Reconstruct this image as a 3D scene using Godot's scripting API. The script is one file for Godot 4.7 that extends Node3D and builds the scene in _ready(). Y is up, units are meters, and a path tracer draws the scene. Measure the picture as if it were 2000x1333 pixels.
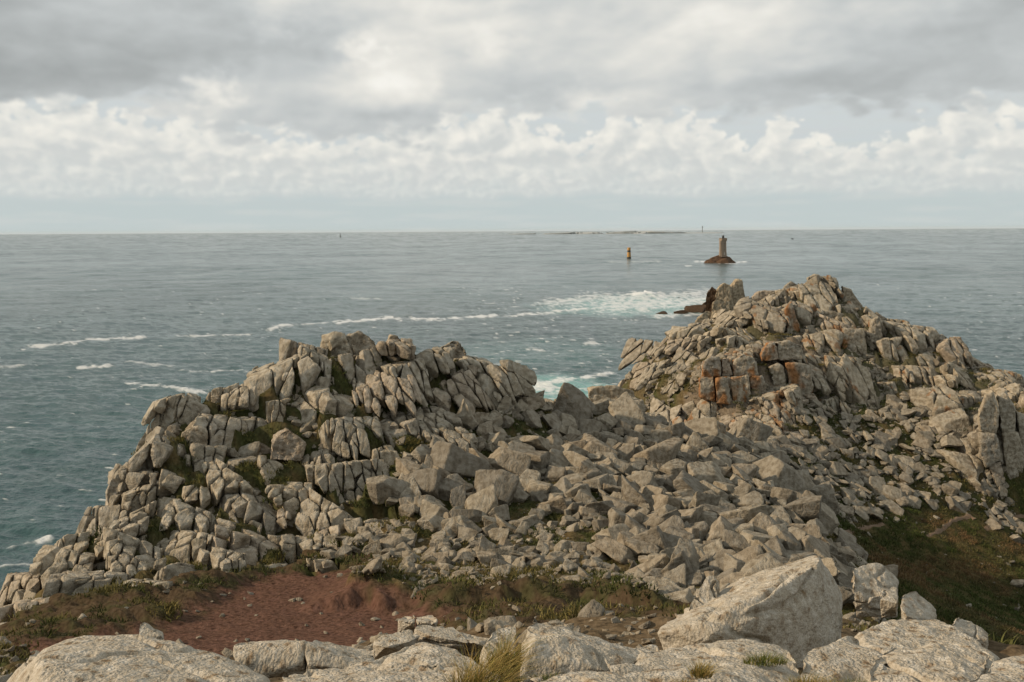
extends Node3D
# A rocky headland above a grey-green sea, a lighthouse on its reef far out. Units are metres, sea level is y = 0.

const FOCAL := 1944.0            # focal length in pixels of a 2000 x 1333 picture
const EYE := Vector3(0, 50, 0)
var cam_basis: Basis
var rng := RandomNumberGenerator.new()
var na := FastNoiseLite.new()    # general noise, about one feature a metre
var nb := FastNoiseLite.new()    # second general noise
var chip := FastNoiseLite.new()  # angular dimples with sharp rims
var used := {}
var M := {}

# ---------------------------------------------------------------- small helpers
func srgb(r: float, g: float, b: float) -> Color:
	return Color(r / 255.0, g / 255.0, b / 255.0)

func lin(r: float, g: float, b: float) -> Color:
	return srgb(r, g, b).srgb_to_linear()

func ray(px: float, py: float) -> Vector3:
	return cam_basis * Vector3((px - 1000.0) / FOCAL, -(py - 666.5) / FOCAL, -1.0)

func at(px: float, py: float, depth: float) -> Vector3:      # the place that lies depth metres out and shows there
	var d := ray(px, py)
	return EYE + d * (depth / -d.z)

func on_sea(px: float, py: float) -> Vector3:
	var d := ray(px, py)
	return EYE + d * (-EYE.y / d.y)

func to_px(p: Vector3) -> Vector2:
	var c := cam_basis.inverse() * (p - EYE)
	return Vector2(1000.0 + FOCAL * c.x / -c.z, 666.5 - FOCAL * c.y / -c.z)

func sstep(a: float, b: float, x: float) -> float:
	var t := clampf((x - a) / (b - a), 0.0, 1.0)
	return t * t * (3.0 - 2.0 * t)

func numbered(called: String) -> String:
	if not used.has(called):
		used[called] = 0
		return called
	used[called] += 1
	return "%s_%03d" % [called, used[called]]

func tag(o: Node, label: String, category: String, group := "", kind := "") -> void:
	if label: o.set_meta("label", label)
	if category: o.set_meta("category", category)
	if group: o.set_meta("group", group)
	if kind: o.set_meta("kind", kind)

func thing(called: String, label: String, category: String, where := Vector3.ZERO, group := "") -> Node3D:
	var o := Node3D.new()
	o.name = numbered(called)
	add_child(o)
	o.position = where
	tag(o, label, category, group)
	return o

func put(called: String, mesh: Mesh, mat: Material, parent: Node = null) -> MeshInstance3D:
	var o := MeshInstance3D.new()
	o.name = numbered(called) if parent == null else called
	o.mesh = mesh
	o.material_override = mat
	o.cast_shadow = GeometryInstance3D.SHADOW_CASTING_SETTING_ON
	if parent == null: add_child(o)
	else: parent.add_child(o, true)
	return o

func array_mesh(v: PackedVector3Array, n: PackedVector3Array, idx: PackedInt32Array, c := PackedColorArray()) -> ArrayMesh:
	var a := []
	a.resize(Mesh.ARRAY_MAX)
	a[Mesh.ARRAY_VERTEX] = v
	if n.size(): a[Mesh.ARRAY_NORMAL] = n
	a[Mesh.ARRAY_INDEX] = idx
	if c.size(): a[Mesh.ARRAY_COLOR] = c
	var m := ArrayMesh.new()
	m.add_surface_from_arrays(Mesh.PRIMITIVE_TRIANGLES, a)
	return m

func smooth_normals(v: PackedVector3Array, idx: PackedInt32Array) -> PackedVector3Array:
	var n := PackedVector3Array()
	n.resize(v.size())
	for i in range(0, idx.size(), 3):
		var a := idx[i]
		var b := idx[i + 1]
		var c := idx[i + 2]
		var f := (v[c] - v[a]).cross(v[b] - v[a])
		n[a] += f
		n[b] += f
		n[c] += f
	for i in n.size():
		n[i] = n[i].normalized()
	return n

# ---------------------------------------------------------------- geodesic spheres
var spheres := {}
func sphere(f: int) -> Dictionary:
	if spheres.has(f): return spheres[f]
	var t := (1.0 + sqrt(5.0)) / 2.0
	var c: Array[Vector3] = [Vector3(-1, t, 0), Vector3(1, t, 0), Vector3(-1, -t, 0), Vector3(1, -t, 0), Vector3(0, -1, t), Vector3(0, 1, t), Vector3(0, -1, -t), Vector3(0, 1, -t), Vector3(t, 0, -1), Vector3(t, 0, 1), Vector3(-t, 0, -1), Vector3(-t, 0, 1)]
	var faces := [[0, 11, 5], [0, 5, 1], [0, 1, 7], [0, 7, 10], [0, 10, 11], [1, 5, 9], [5, 11, 4], [11, 10, 2], [10, 7, 6], [7, 1, 8], [3, 9, 4], [3, 4, 2], [3, 2, 6], [3, 6, 8], [3, 8, 9], [4, 9, 5], [2, 4, 11], [6, 2, 10], [8, 6, 7], [9, 8, 1]]
	var v := PackedVector3Array()
	var idx := PackedInt32Array()
	var seen := {}
	for face in faces:
		var ids := {}
		for i in f + 1:
			for j in f + 1 - i:
				var p := (c[face[0]] * float(f - i - j) + c[face[1]] * float(i) + c[face[2]] * float(j)).normalized()
				var key := Vector3i((p * 20000.0).round())
				if not seen.has(key):
					seen[key] = v.size()
					v.append(p)
				ids[i * 100 + j] = seen[key]
		for i in f:
			for j in f - i:
				idx.append_array([ids[i * 100 + j], ids[i * 100 + j + 1], ids[(i + 1) * 100 + j]])
				if i + j < f - 1:
					idx.append_array([ids[(i + 1) * 100 + j], ids[i * 100 + j + 1], ids[(i + 1) * 100 + j + 1]])
	# outward winding as Godot wants it (clockwise seen from outside)
	var a := v[idx[0]]
	if (v[idx[2]] - a).cross(v[idx[1]] - a).dot(a) < 0.0:
		for i in range(0, idx.size(), 3):
			var k := idx[i + 1]
			idx[i + 1] = idx[i + 2]
			idx[i + 2] = k
	spheres[f] = {"v": v, "i": idx}
	return spheres[f]

# a rounded convex body (planes normal n at distance d from its middle): how far it reaches in each direction, and its normals there
func hull(dirs: PackedVector3Array, n: PackedVector3Array, d: PackedFloat32Array, most := 2.0) -> Array:
	var m := n.size()
	var q := PackedVector3Array()
	q.resize(m)
	for k in m: q[k] = n[k] / d[k]
	var out := PackedFloat32Array()
	out.resize(dirs.size())
	var nor := PackedVector3Array()
	nor.resize(dirs.size())
	for i in dirs.size():
		var u := dirs[i]
		var big := 1.0 / most
		for k in m: big = maxf(big, u.dot(q[k]))
		var s := pow(1.0 / (most * big), 36.0)
		var w := u * s
		var floor_ := big * 0.8
		for k in m:
			var t := u.dot(q[k])
			if t > floor_:
				t /= big
				var t4 := t * t * t * t
				var t12 := t4 * t4 * t4
				var t36 := t12 * t12 * t12
				s += t36
				w += q[k] * t36
		out[i] = 1.0 / (big * pow(s, 1.0 / 36.0))
		nor[i] = w.normalized()
	return [out, nor]

# ---------------------------------------------------------------- terrain
# [picture x, picture y, metres out, zone]; zones: a left ridge, k jointed slope under it, m saddle, c right summit, o stained cliff,
# p pillar, b boulder field, t talus, r rubble, s red soil, g grass, f near rocks, x sea cliff
var ctrl := [
	[200, 1520, 7, "f"], [1000, 1520, 6.5, "f"], [1800, 1520, 7, "f"],
	[250, 1420, 11, "f"], [700, 1390, 12, "f"], [1100, 1390, 11, "f"], [1500, 1380, 12, "f"], [1850, 1390, 11, "f"],
	[100, 1360, 16, "f"], [500, 1350, 17, "f"], [850, 1262, 23, "f"], [1150, 1240, 25, "f"], [700, 1275, 23, "f"],
	[450, 1262, 33, "s"], [300, 1210, 39, "s"], [650, 1210, 38, "s"], [600, 1150, 45, "s"], [450, 1140, 47, "s"], [560, 1088, 53, "k"], [560, 1110, 50, "s"], [750, 1200, 38, "s"],
	[900, 1195, 37, "s"], [1050, 1190, 37, "s"], [1200, 1205, 34, "s"], [850, 1130, 46, "r"], [1000, 1140, 44, "r"],
	[1450, 1320, 15, "f"], [1650, 1270, 20, "f"], [1690, 1152, 31, "b"], [1840, 1227, 23, "b"], [1960, 1258, 18, "f"], [1622, 1110, 42, "b"],
	[1300, 1180, 40, "r"], [1400, 1105, 47, "b"], [1500, 1050, 54, "b"], [1580, 1066, 50, "b"], [1480, 870, 80, "b"], [1560, 985, 64, "b"], [1596, 1052, 52, "b"], [1672, 1078, 70, "g"], [1700, 1112, 58, "g"],
	[1640, 1035, 85, "g"], [1690, 1065, 84, "g"], [1740, 1085, 80, "g"], [1830, 1150, 72, "g"], [1900, 1200, 66, "g"], [1980, 1240, 60, "g"], [1800, 1100, 88, "g"], [1950, 1200, 80, "g"], [1750, 1120, 80, "g"], [2000, 1003, 106, "g"], [1850, 1030, 98, "g"], [2100, 1250, 78, "g"], [2200, 1050, 100, "g"],
	[1550, 1000, 89, "r"], [1530, 890, 100, "t"], [1700, 950, 103, "t"], [1800, 870, 112, "t"], [1650, 830, 114, "t"], [1950, 955, 107, "r"], [1850, 940, 106, "t"], [1600, 930, 99, "t"],
	[1600, 780, 119, "c"], [1750, 720, 127, "c"], [1610, 543, 141, "c"], [1650, 650, 131, "c"], [1500, 573, 142, "c"], [1480, 650, 130, "c"], [1550, 680, 125, "o"], [1750, 622, 138, "c"],
	[1850, 665, 134, "c"], [2000, 738, 127, "c"], [1900, 780, 120, "c"], [1955, 790, 113, "p"], [2060, 800, 112, "p"], [1940, 900, 108, "p"],
	[1400, 705, 118, "o"], [1420, 795, 114, "o"], [1450, 850, 103, "m"], [1500, 690, 120, "o"],
	[1210, 725, 132, "d"], [1300, 655, 138, "d"], [1380, 615, 143, "d"], [1300, 780, 120, "d"], [1250, 775, 122, "d"], [1420, 640, 138, "d"], [1350, 710, 126, "d"],
	[1050, 835, 84, "b"], [1200, 785, 91, "m"], [1130, 812, 88, "m"], [1300, 850, 86, "m"], [1380, 850, 88, "m"], [1200, 850, 78, "b"], [1200, 950, 62, "b"], [1300, 1000, 58, "b"],
	[1000, 950, 63, "b"], [1000, 1050, 54, "r"], [1100, 1150, 44, "r"], [1100, 870, 75, "b"], [1400, 980, 64, "b"],
	[325, 780, 66, "a"], [370, 778, 66, "a"], [420, 786, 67, "a"], [470, 764, 69, "a"], [560, 738, 71, "a"], [600, 682, 72, "a"], [680, 655, 73, "a"], [770, 662, 74, "a"], [890, 674, 77, "a"], [830, 676, 75, "a"], [985, 778, 80, "a"],
	[400, 900, 60, "k"], [350, 1000, 56, "k"], [600, 900, 62, "a"], [600, 1000, 57, "k"], [800, 800, 68, "a"], [800, 950, 60, "b"], [700, 950, 59, "a"], [900, 1000, 57, "b"], [950, 850, 70, "b"], [890, 790, 72, "a"], [800, 1040, 54, "r"], [470, 840, 64, "a"], [700, 740, 70, "a"],
	[228, 930, 61, "k"], [200, 1000, 58, "k"], [60, 1115, 54, "k"], [0, 1155, 50, "k"], [150, 1055, 55, "k"], [0, 1258, 36, "s"], [100, 1205, 42, "s"], [150, 1140, 48, "k"], [50, 1175, 46, "k"], [-150, 1300, 34, "r"], [-100, 1200, 45, "k"], [300, 1090, 51, "k"]]
# places given outright: x, z, height, zone
var extra := [
	[-9, 3, 47.5, "f"], [0, 2, 48.2, "f"], [9, 3, 47.5, "f"], [-14, 14, 49, "f"], [0, 14, 50, "f"], [14, 14, 49, "f"], [-30, 12, 40, "x"], [32, 12, 36, "g"],
	[-28.8, -64, 8, "x"], [-26.6, -67, 21, "x"], [-26.8, -64.5, 27, "x"], [-33, -62, 0, "x"], [-36, -54, 0, "x"], [-44, -40, -4, "x"], [-40, -20, 8, "x"], [-52, -10, -3, "x"], [-60, -70, -8, "x"], [-34, -80, -6, "x"],
	[-22, -76, 6, "x"], [-10, -82, 12, "x"], [-3, -86, 16, "x"], [3, -92, 14, "x"], [-14, -96, -6, "x"], [0, -104, -4, "x"], [10, -104, 8, "x"], [12, -122, -2, "x"], [16, -150, -6, "x"],
	[30, -156, 18, "x"], [44, -156, 20, "x"], [60, -152, 14, "x"], [40, -172, -6, "x"], [70, -168, -8, "x"], [80, -140, 12, "x"], [100, -150, -8, "x"], [100, -120, 10, "x"],
	[120, -90, 0, "g"], [90, -60, 8, "g"], [60, -40, 20, "g"], [110, -30, 0, "g"], [40, -34, 28, "g"], [34, -50, 23, "g"], [26, -30, 35, "b"], [45, -15, 30, "g"],
	[-22, -30, 34, "r"], [-32, -34, 22, "x"], [-27, -46, 24, "x"], [-18.5, -24, 38, "r"], [2, -19, 41, "f"], [-8, -24, 38, "f"], [10, -26, 39, "f"], [16, -62, 31, "b"], [19.5, -50, 26.5, "g"], [17.5, -42, 29.5, "g"], [14.8, -34, 33, "g"], [12.8, -27, 36.5, "g"], [22, -58, 24.5, "g"]]
const GX0 := -70.0
const GZ0 := 16.0
const GN := 200                 # one sample a metre: x from GX0 to the right, z from GZ0 into the picture
var hgt := PackedFloat32Array()
var zone := PackedByteArray()
var cp := PackedVector3Array()
var cz := PackedStringArray()

func solve_terrain() -> void:
	for c in ctrl:
		cp.append(at(c[0], c[1], c[2]))
		cz.append(c[3])
	for e in extra:
		cp.append(Vector3(e[0], e[2], e[1]))
		cz.append(e[3])
	var n := cp.size()
	var m := n + 1
	var rows := []
	for i in m:                                     # linear radial basis through every point, with a constant
		var row := PackedFloat64Array()
		row.resize(m + 1)
		for j in m:
			if i < n and j < n: row[j] = Vector2(cp[i].x - cp[j].x, cp[i].z - cp[j].z).length() - (0.35 if i == j else 0.0)
			elif i != j: row[j] = 1.0
		row[m] = cp[i].y if i < n else 0.0
		rows.append(row)
	for i in m:
		var best := i
		for k in range(i + 1, m):
			if absf(rows[k][i]) > absf(rows[best][i]): best = k
		var swap = rows[i]
		rows[i] = rows[best]
		rows[best] = swap
		var pivot: PackedFloat64Array = rows[i]
		for k in range(i + 1, m):
			var row: PackedFloat64Array = rows[k]
			var f := row[i] / pivot[i]
			if f != 0.0:
				for j in range(i, m + 1): row[j] -= f * pivot[j]
				rows[k] = row
	var w := PackedFloat64Array()
	w.resize(m)
	for i in range(m - 1, -1, -1):
		var s: float = rows[i][m]
		for j in range(i + 1, m): s -= rows[i][j] * w[j]
		w[i] = s / rows[i][i]
	hgt.resize(GN * GN)
	zone.resize(GN * GN)
	var cx := PackedFloat32Array()
	var czz := PackedFloat32Array()
	for p in cp:
		cx.append(p.x)
		czz.append(p.z)
	for r in GN:
		var z := GZ0 - r
		for q in GN:
			var x := GX0 + q
			var wx := x + 2.5 * nb.get_noise_2d(x * 0.22, z * 0.22)
			var wz := z + 2.5 * nb.get_noise_2d(x * 0.22 + 90.0, z * 0.22)
			var h := w[n]
			var near := 1e9
			var who := 0
			for i in n:
				var dx := x - cx[i]
				var dz := z - czz[i]
				var d := sqrt(dx * dx + dz * dz)
				h += w[i] * d
				dx = wx - cx[i]
				dz = wz - czz[i]
				d = dx * dx + dz * dz
				if d < near:
					near = d
					who = i
			hgt[r * GN + q] = h
			zone[r * GN + q] = cz[who].unicode_at(0)

func height(x: float, z: float) -> float:
	var u := clampf(x - GX0, 0.0, GN - 1.01)
	var v := clampf(GZ0 - z, 0.0, GN - 1.01)
	var q := int(u)
	var r := int(v)
	u -= q
	v -= r
	var k := r * GN + q
	return lerpf(lerpf(hgt[k], hgt[k + 1], u), lerpf(hgt[k + GN], hgt[k + GN + 1], u), v)

func zone_at(x: float, z: float) -> String:
	var q := clampi(roundi(x - GX0), 0, GN - 1)
	var r := clampi(roundi(GZ0 - z), 0, GN - 1)
	return String.chr(zone[r * GN + q])

func slope_normal(x: float, z: float) -> Vector3:
	var e := 0.8
	return Vector3(height(x - e, z) - height(x + e, z), 2.0 * e, height(x, z - e) - height(x, z + e)).normalized()

func hidden_by(p: Vector3) -> float:                 # how far the bare ground rises above the line of sight to p
	var worst := -1e9
	var steps := 48
	for i in range(2, steps - 2):
		var t := float(i) / steps
		var q := EYE.lerp(p, t)
		worst = maxf(worst, (height(q.x, q.z) - q.y) )
	return worst

const SOIL := {"a": [0.085, 0.085, 0.04], "k": [0.12, 0.11, 0.055], "m": [0.08, 0.08, 0.04], "c": [0.14, 0.13, 0.08], "o": [0.24, 0.2, 0.15], "p": [0.2, 0.18, 0.14], "d": [0.17, 0.145, 0.085],
	"b": [0.07, 0.075, 0.035], "t": [0.075, 0.08, 0.04], "r": [0.12, 0.1, 0.055], "s": [0.158, 0.092, 0.067], "g": [0.12, 0.10, 0.05], "f": [0.17, 0.13, 0.085], "x": [0.2, 0.17, 0.13]}

const GULLY := [[-16.0, -30.0], [-11.0, -33.5], [-8.2, -37.0], [-9.8, -42.0], [-10.6, -48.0]]
func gully(x: float, z: float) -> float:                     # metres from the trodden red gully, wider towards the viewer
	var best := 99.0
	for k in GULLY.size() - 1:
		var a := Vector2(GULLY[k][0], GULLY[k][1])
		var b := Vector2(GULLY[k + 1][0], GULLY[k + 1][1])
		var p := Vector2(x + 0.8 * nb.get_noise_2d(x * 0.3, z * 0.3), z)
		best = minf(best, p.distance_to(Geometry2D.get_closest_point_to_segment(p, a, b)) - 0.26 * (z + 54.0))
	return best

func mossy(x: float, z: float) -> float:                     # where turf has taken hold between the blocks
	return nb.get_noise_2d(x * 0.32 + 40.0, z * 0.32 + 11.0)

func ground(x: float, z: float, zn: String) -> float:       # the ground as built: the smooth slope, an eroded bank, humps
	var h := height(x, z)
	var bump := 0.35 * nb.get_noise_2d(x * 0.35, z * 0.35) + 0.12 * na.get_noise_2d(x * 1.1, z * 1.1)
	if zn == "s":
		var gl := gully(x, z)
		bump = 0.34 * nb.get_noise_2d(x * 0.3, z * 0.5) + 0.20 * na.get_noise_2d(x * 1.6, z * 2.4) + 0.08 * na.get_noise_2d(x * 5.0, z * 6.0)
		bump = bump * lerpf(0.3, 1.15, sstep(0.6, 2.2, gl)) - 0.45 * sstep(2.6, 0.3, gl)
	if zn in CRAG: h -= lerpf(1.3, 0.35, sstep(0.12, 0.32, mossy(x, z)))
	elif zn in ["b", "t"]: h -= 0.12
	var back := lerpf(-41.5, -37.0, clampf((x + 8.0) / 13.0, 0.0, 1.0)) + 1.6 * nb.get_noise_2d(x * 0.2, 5.0) + 0.5 * na.get_noise_2d(x * 1.3, 9.0) - z
	if back > -1.0 and back < 10.0: h += 0.95 * (0.75 + 0.6 * nb.get_noise_2d(x * 0.35, 2.0)) * sstep(-0.1, 0.8, back) * sstep(10.0, 2.0, back) * sstep(-10.0, -7.0, x) * sstep(7.0, 4.5, x)
	return h + bump

func build_ground() -> void:
	var rows := 520
	var cols := 400
	var v := PackedVector3Array()
	var c := PackedColorArray()
	var idx := PackedInt32Array()
	var apex := 14.0
	for r in rows + 1:
		var d := 9.0 * pow(196.0 / 9.0, float(r) / rows)
		for q in cols + 1:
			var x := d * tan(deg_to_rad(lerpf(-40.0, 40.0, float(q) / cols)))
			var z := apex - d
			var zn := zone_at(x + 1.2 * na.get_noise_2d(x * 0.9, z * 0.9), z + 1.2 * na.get_noise_2d(x * 0.9 + 50.0, z * 0.9))
			v.append(Vector3(x, ground(x, z, zn), z))
			var k: Array = SOIL[zn]
			var col := Color(k[0], k[1], k[2])
			var g := nb.get_noise_2d(x * 0.55 + 300.0, z * 0.55) + 0.5 * na.get_noise_2d(x * 2.2, z * 2.2)
			if zn in ["b", "t", "r", "a", "k", "g", "m", "d"]:
				col = col.lerp(Color(0.068, 0.076, 0.028), sstep(-0.05, 0.35, g))
				col = col.lerp(Color(0.17, 0.125, 0.06), sstep(0.1, 0.5, -g) * 0.8)
			elif zn == "s":
				var gl := gully(x, z) + 1.2 * g
				col = col.lerp(Color(0.175, 0.10, 0.075), sstep(0.05, 0.4, -g))
				col = col.lerp(Color(0.105, 0.075, 0.048), sstep(0.4, 2.0, gl))
				col = col.lerp(Color(0.085, 0.08, 0.04), sstep(1.0, 2.5, gl) * sstep(-0.1, 0.35, g))
			c.append(col)
	for r in rows:
		for q in cols:
			var k := r * (cols + 1) + q
			idx.append_array([k, k + cols + 1, k + 1, k + 1, k + cols + 1, k + cols + 2])
	var o := put("headland_ground", array_mesh(v, smooth_normals(v, idx), idx, c), M.soil)
	tag(o, "", "", "", "structure")

# ---------------------------------------------------------------- materials
func noise(freq: float, oct: int, seed_: int, type := FastNoiseLite.TYPE_SIMPLEX_SMOOTH) -> FastNoiseLite:
	var n := FastNoiseLite.new()
	n.noise_type = type
	n.frequency = freq
	n.fractal_octaves = oct
	n.seed = seed_
	return n

func noise_tex(n: FastNoiseLite, stops: Array, side := 512, normal := false, bump := 4.0) -> NoiseTexture2D:
	var t := NoiseTexture2D.new()
	t.width = side
	t.height = side
	t.seamless = true
	t.noise = n
	if normal:
		t.as_normal_map = true
		t.bump_strength = bump
	elif stops.size():
		var g := Gradient.new()
		g.offsets = PackedFloat32Array(stops.map(func(s): return s[0]))
		g.colors = PackedColorArray(stops.map(func(s): return s[1]))
		t.color_ramp = g
	return t

func rock_material(tint: Color, scale := 0.3, relief := 7.0, vertex := false) -> StandardMaterial3D:
	var m := StandardMaterial3D.new()
	m.albedo_color = tint
	m.roughness = 0.95
	m.metallic_specular = 0.25
	m.vertex_color_use_as_albedo = vertex
	m.albedo_texture = M.rock_color
	m.uv1_triplanar = true
	m.uv1_world_triplanar = true
	m.uv1_scale = Vector3.ONE * scale
	m.heightmap_enabled = true
	m.heightmap_texture = M.rock_relief
	m.heightmap_scale = relief
	m.heightmap_flip_texture = true
	m.detail_enabled = true
	m.detail_albedo = M.rock_speckle
	m.detail_blend_mode = BaseMaterial3D.BLEND_MODE_MUL
	m.detail_uv_layer = BaseMaterial3D.DETAIL_UV_2
	m.uv2_triplanar = true
	m.uv2_world_triplanar = true
	m.uv2_scale = Vector3.ONE * scale * 4.3
	return m

func make_materials() -> void:
	var w := Color.WHITE
	M.rock_color = noise_tex(noise(0.012, 6, 3), [[0.0, srgb(150, 142, 130)], [0.38, srgb(205, 198, 186)], [0.5, srgb(228, 222, 212)], [0.62, srgb(246, 242, 234)], [1.0, w]])
	M.rock_speckle = noise_tex(noise(0.03, 4, 8), [[0.0, srgb(150, 146, 138)], [0.36, srgb(206, 202, 194)], [0.48, srgb(240, 238, 234)], [1.0, w]])
	M.near_relief = noise_tex(noise(0.03, 6, 15), [], 1024)
	M.near_color = noise_tex(noise(0.009, 7, 14), [[0.0, srgb(140, 118, 94)], [0.22, srgb(168, 148, 124)], [0.29, srgb(208, 201, 188)], [0.5, srgb(232, 227, 217)], [0.6, srgb(214, 209, 200)], [0.7, srgb(250, 247, 240)], [1.0, w]], 1024)
	var cracks := noise(0.009, 5, 5)
	cracks.fractal_type = FastNoiseLite.FRACTAL_RIDGED
	M.rock_relief = noise_tex(cracks, [], 1024)
	M.soil_color = noise_tex(noise(0.02, 6, 11), [[0.0, srgb(120, 116, 110)], [0.45, srgb(205, 202, 198)], [1.0, w]])
	M.rock = rock_material(Color(0.95, 0.95, 0.95), 0.26, 9.0, true)
	M.rock_grey = rock_material(srgb(160, 157, 149))
	M.rock_pale = rock_material(srgb(172, 168, 158))
	M.rock_warm = rock_material(srgb(165, 159, 148))
	M.rock_dark = rock_material(srgb(147, 144, 137))
	M.near = rock_material(srgb(206, 203, 196), 0.42, 3.6)
	M.near.albedo_texture = M.near_color
	M.near.heightmap_texture = M.near_relief
	M.near.uv2_scale = Vector3.ONE * 2.3
	M.loose = [M.rock_grey, M.rock_pale, M.rock_warm, M.rock_dark]
	var s := StandardMaterial3D.new()
	s.vertex_color_use_as_albedo = true
	s.albedo_texture = M.soil_color
	s.roughness = 1.0
	s.metallic_specular = 0.1
	s.uv1_triplanar = true
	s.uv1_world_triplanar = true
	s.uv1_scale = Vector3.ONE * 0.3
	s.heightmap_enabled = true
	s.heightmap_texture = M.rock_relief
	s.heightmap_scale = 4.0
	M.soil = s

# ---------------------------------------------------------------- crags: blocks that fill the rock between its joints
# seeds: position, radius, zone, the large block that holds it
var seed_p := PackedVector3Array()
var seed_r := PackedFloat32Array()
var seed_z := PackedStringArray()
var seed_m := PackedInt32Array()
var bins := {}
var macros := []                # large joint-bounded masses: middle, size, zone, planes, size of the blocks they are split into
var macro_bins := {}
const RADII := {"a": [0.26, 2.2], "k": [0.22, 0.95], "m": [0.5, 2.4], "c": [0.38, 2.6], "o": [0.45, 2.8], "p": [0.7, 3.0], "d": [0.4, 1.7], "b": [0.26, 2.1], "t": [0.24, 1.5], "r": [0.2, 0.75]}
const MASS := {"a": [1.1, 2.7], "k": [0.9, 2.0], "m": [1.2, 2.4], "c": [1.6, 4.0], "o": [1.8, 3.8], "p": [1.8, 3.6], "d": [1.1, 2.4]}
const CRAG := ["a", "k", "m", "c", "o", "p", "d"]

func close_to(p: Vector3, r: float, k: float) -> bool:
	var key := Vector3i((p / 3.0).floor())
	for dx in range(-1, 2):
		for dy in range(-1, 2):
			for dz in range(-1, 2):
				var l = bins.get(key + Vector3i(dx, dy, dz))
				if l == null: continue
				for j: int in l:
					var need := (r + seed_r[j]) * k
					if p.distance_squared_to(seed_p[j]) < need * need: return true
	return false

func any_spot(n: int) -> Vector2:
	var s: Rect2 = [Rect2(-32, -98, 66, 62), Rect2(8, -150, 82, 80), Rect2(10, -62, 28, 46)][[0, 0, 1, 1, 2][n % 5]]
	return Vector2(rng.randf_range(s.position.x, s.end.x), rng.randf_range(s.position.y, s.end.y))

func scatter_masses() -> void:
	for pass_ in [[4.0, 3.0, 1200], [3.0, 2.4, 1600], [2.4, 1.7, 3200], [1.7, 1.1, 7000], [1.1, 0.7, 9000]]:
		for n in pass_[2]:
			var w := any_spot(n)
			var zn := zone_at(w.x, w.y)
			if not MASS.has(zn): continue
			var r := rng.randf_range(pass_[1], pass_[0])
			var lim: Array = MASS[zn]
			if r < lim[0] or r > lim[1]: continue
			var p := Vector3(w.x, height(w.x, w.y), w.y)
			if p.y < 4.0: continue
			var ok := true
			for q in macros:
				if p.distance_squared_to(q.p) < pow((r + q.r) * 0.62, 2.0):
					ok = false
					break
			if not ok or hidden_by(p + Vector3(0, r, 0)) > 3.0: continue
			var b := joints(zn, p)
			var up := slope_normal(p.x, p.z)
			var x := b.x.normalized()
			var y := b.y.normalized()
			var z := b.z.normalized()
			if z.z < 0.0: z = -z
			var planes := []
			var rise := rng.randf_range(-0.12, 0.36) if zn != "k" else rng.randf_range(-0.05, 0.3)
			for w3 in [[y, rise + 0.1], [y * 0.75 + up * 0.6, rise], [up, rise], [up + 0.5 * z, rise + 0.12], [x + 0.25 * up, 0.75], [-x + 0.25 * up, 0.75], [z + 0.12 * up, 0.62], [x + z, 0.95], [-x + z, 0.95]]:
				if rng.randf() < 0.2: continue
				var nn: Vector3 = (w3[0].normalized() + 0.24 * Vector3(rng.randfn(), rng.randfn(), rng.randfn())).normalized()
				planes.append([nn, r * (w3[1] + rng.randf_range(-0.12, 0.12))])
			var split := rng.randf()
			macros.append({"p": p, "r": r, "z": zn, "planes": planes, "grain": lerpf(0.34, 1.25, split * split) if zn in ["c", "o", "p"] else lerpf(0.22, 1.1, split * split), "tone": rng.randi() % TONES.size(), "light": rng.randf_range(0.9, 1.1)})
	print("masses ", macros.size())

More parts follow.
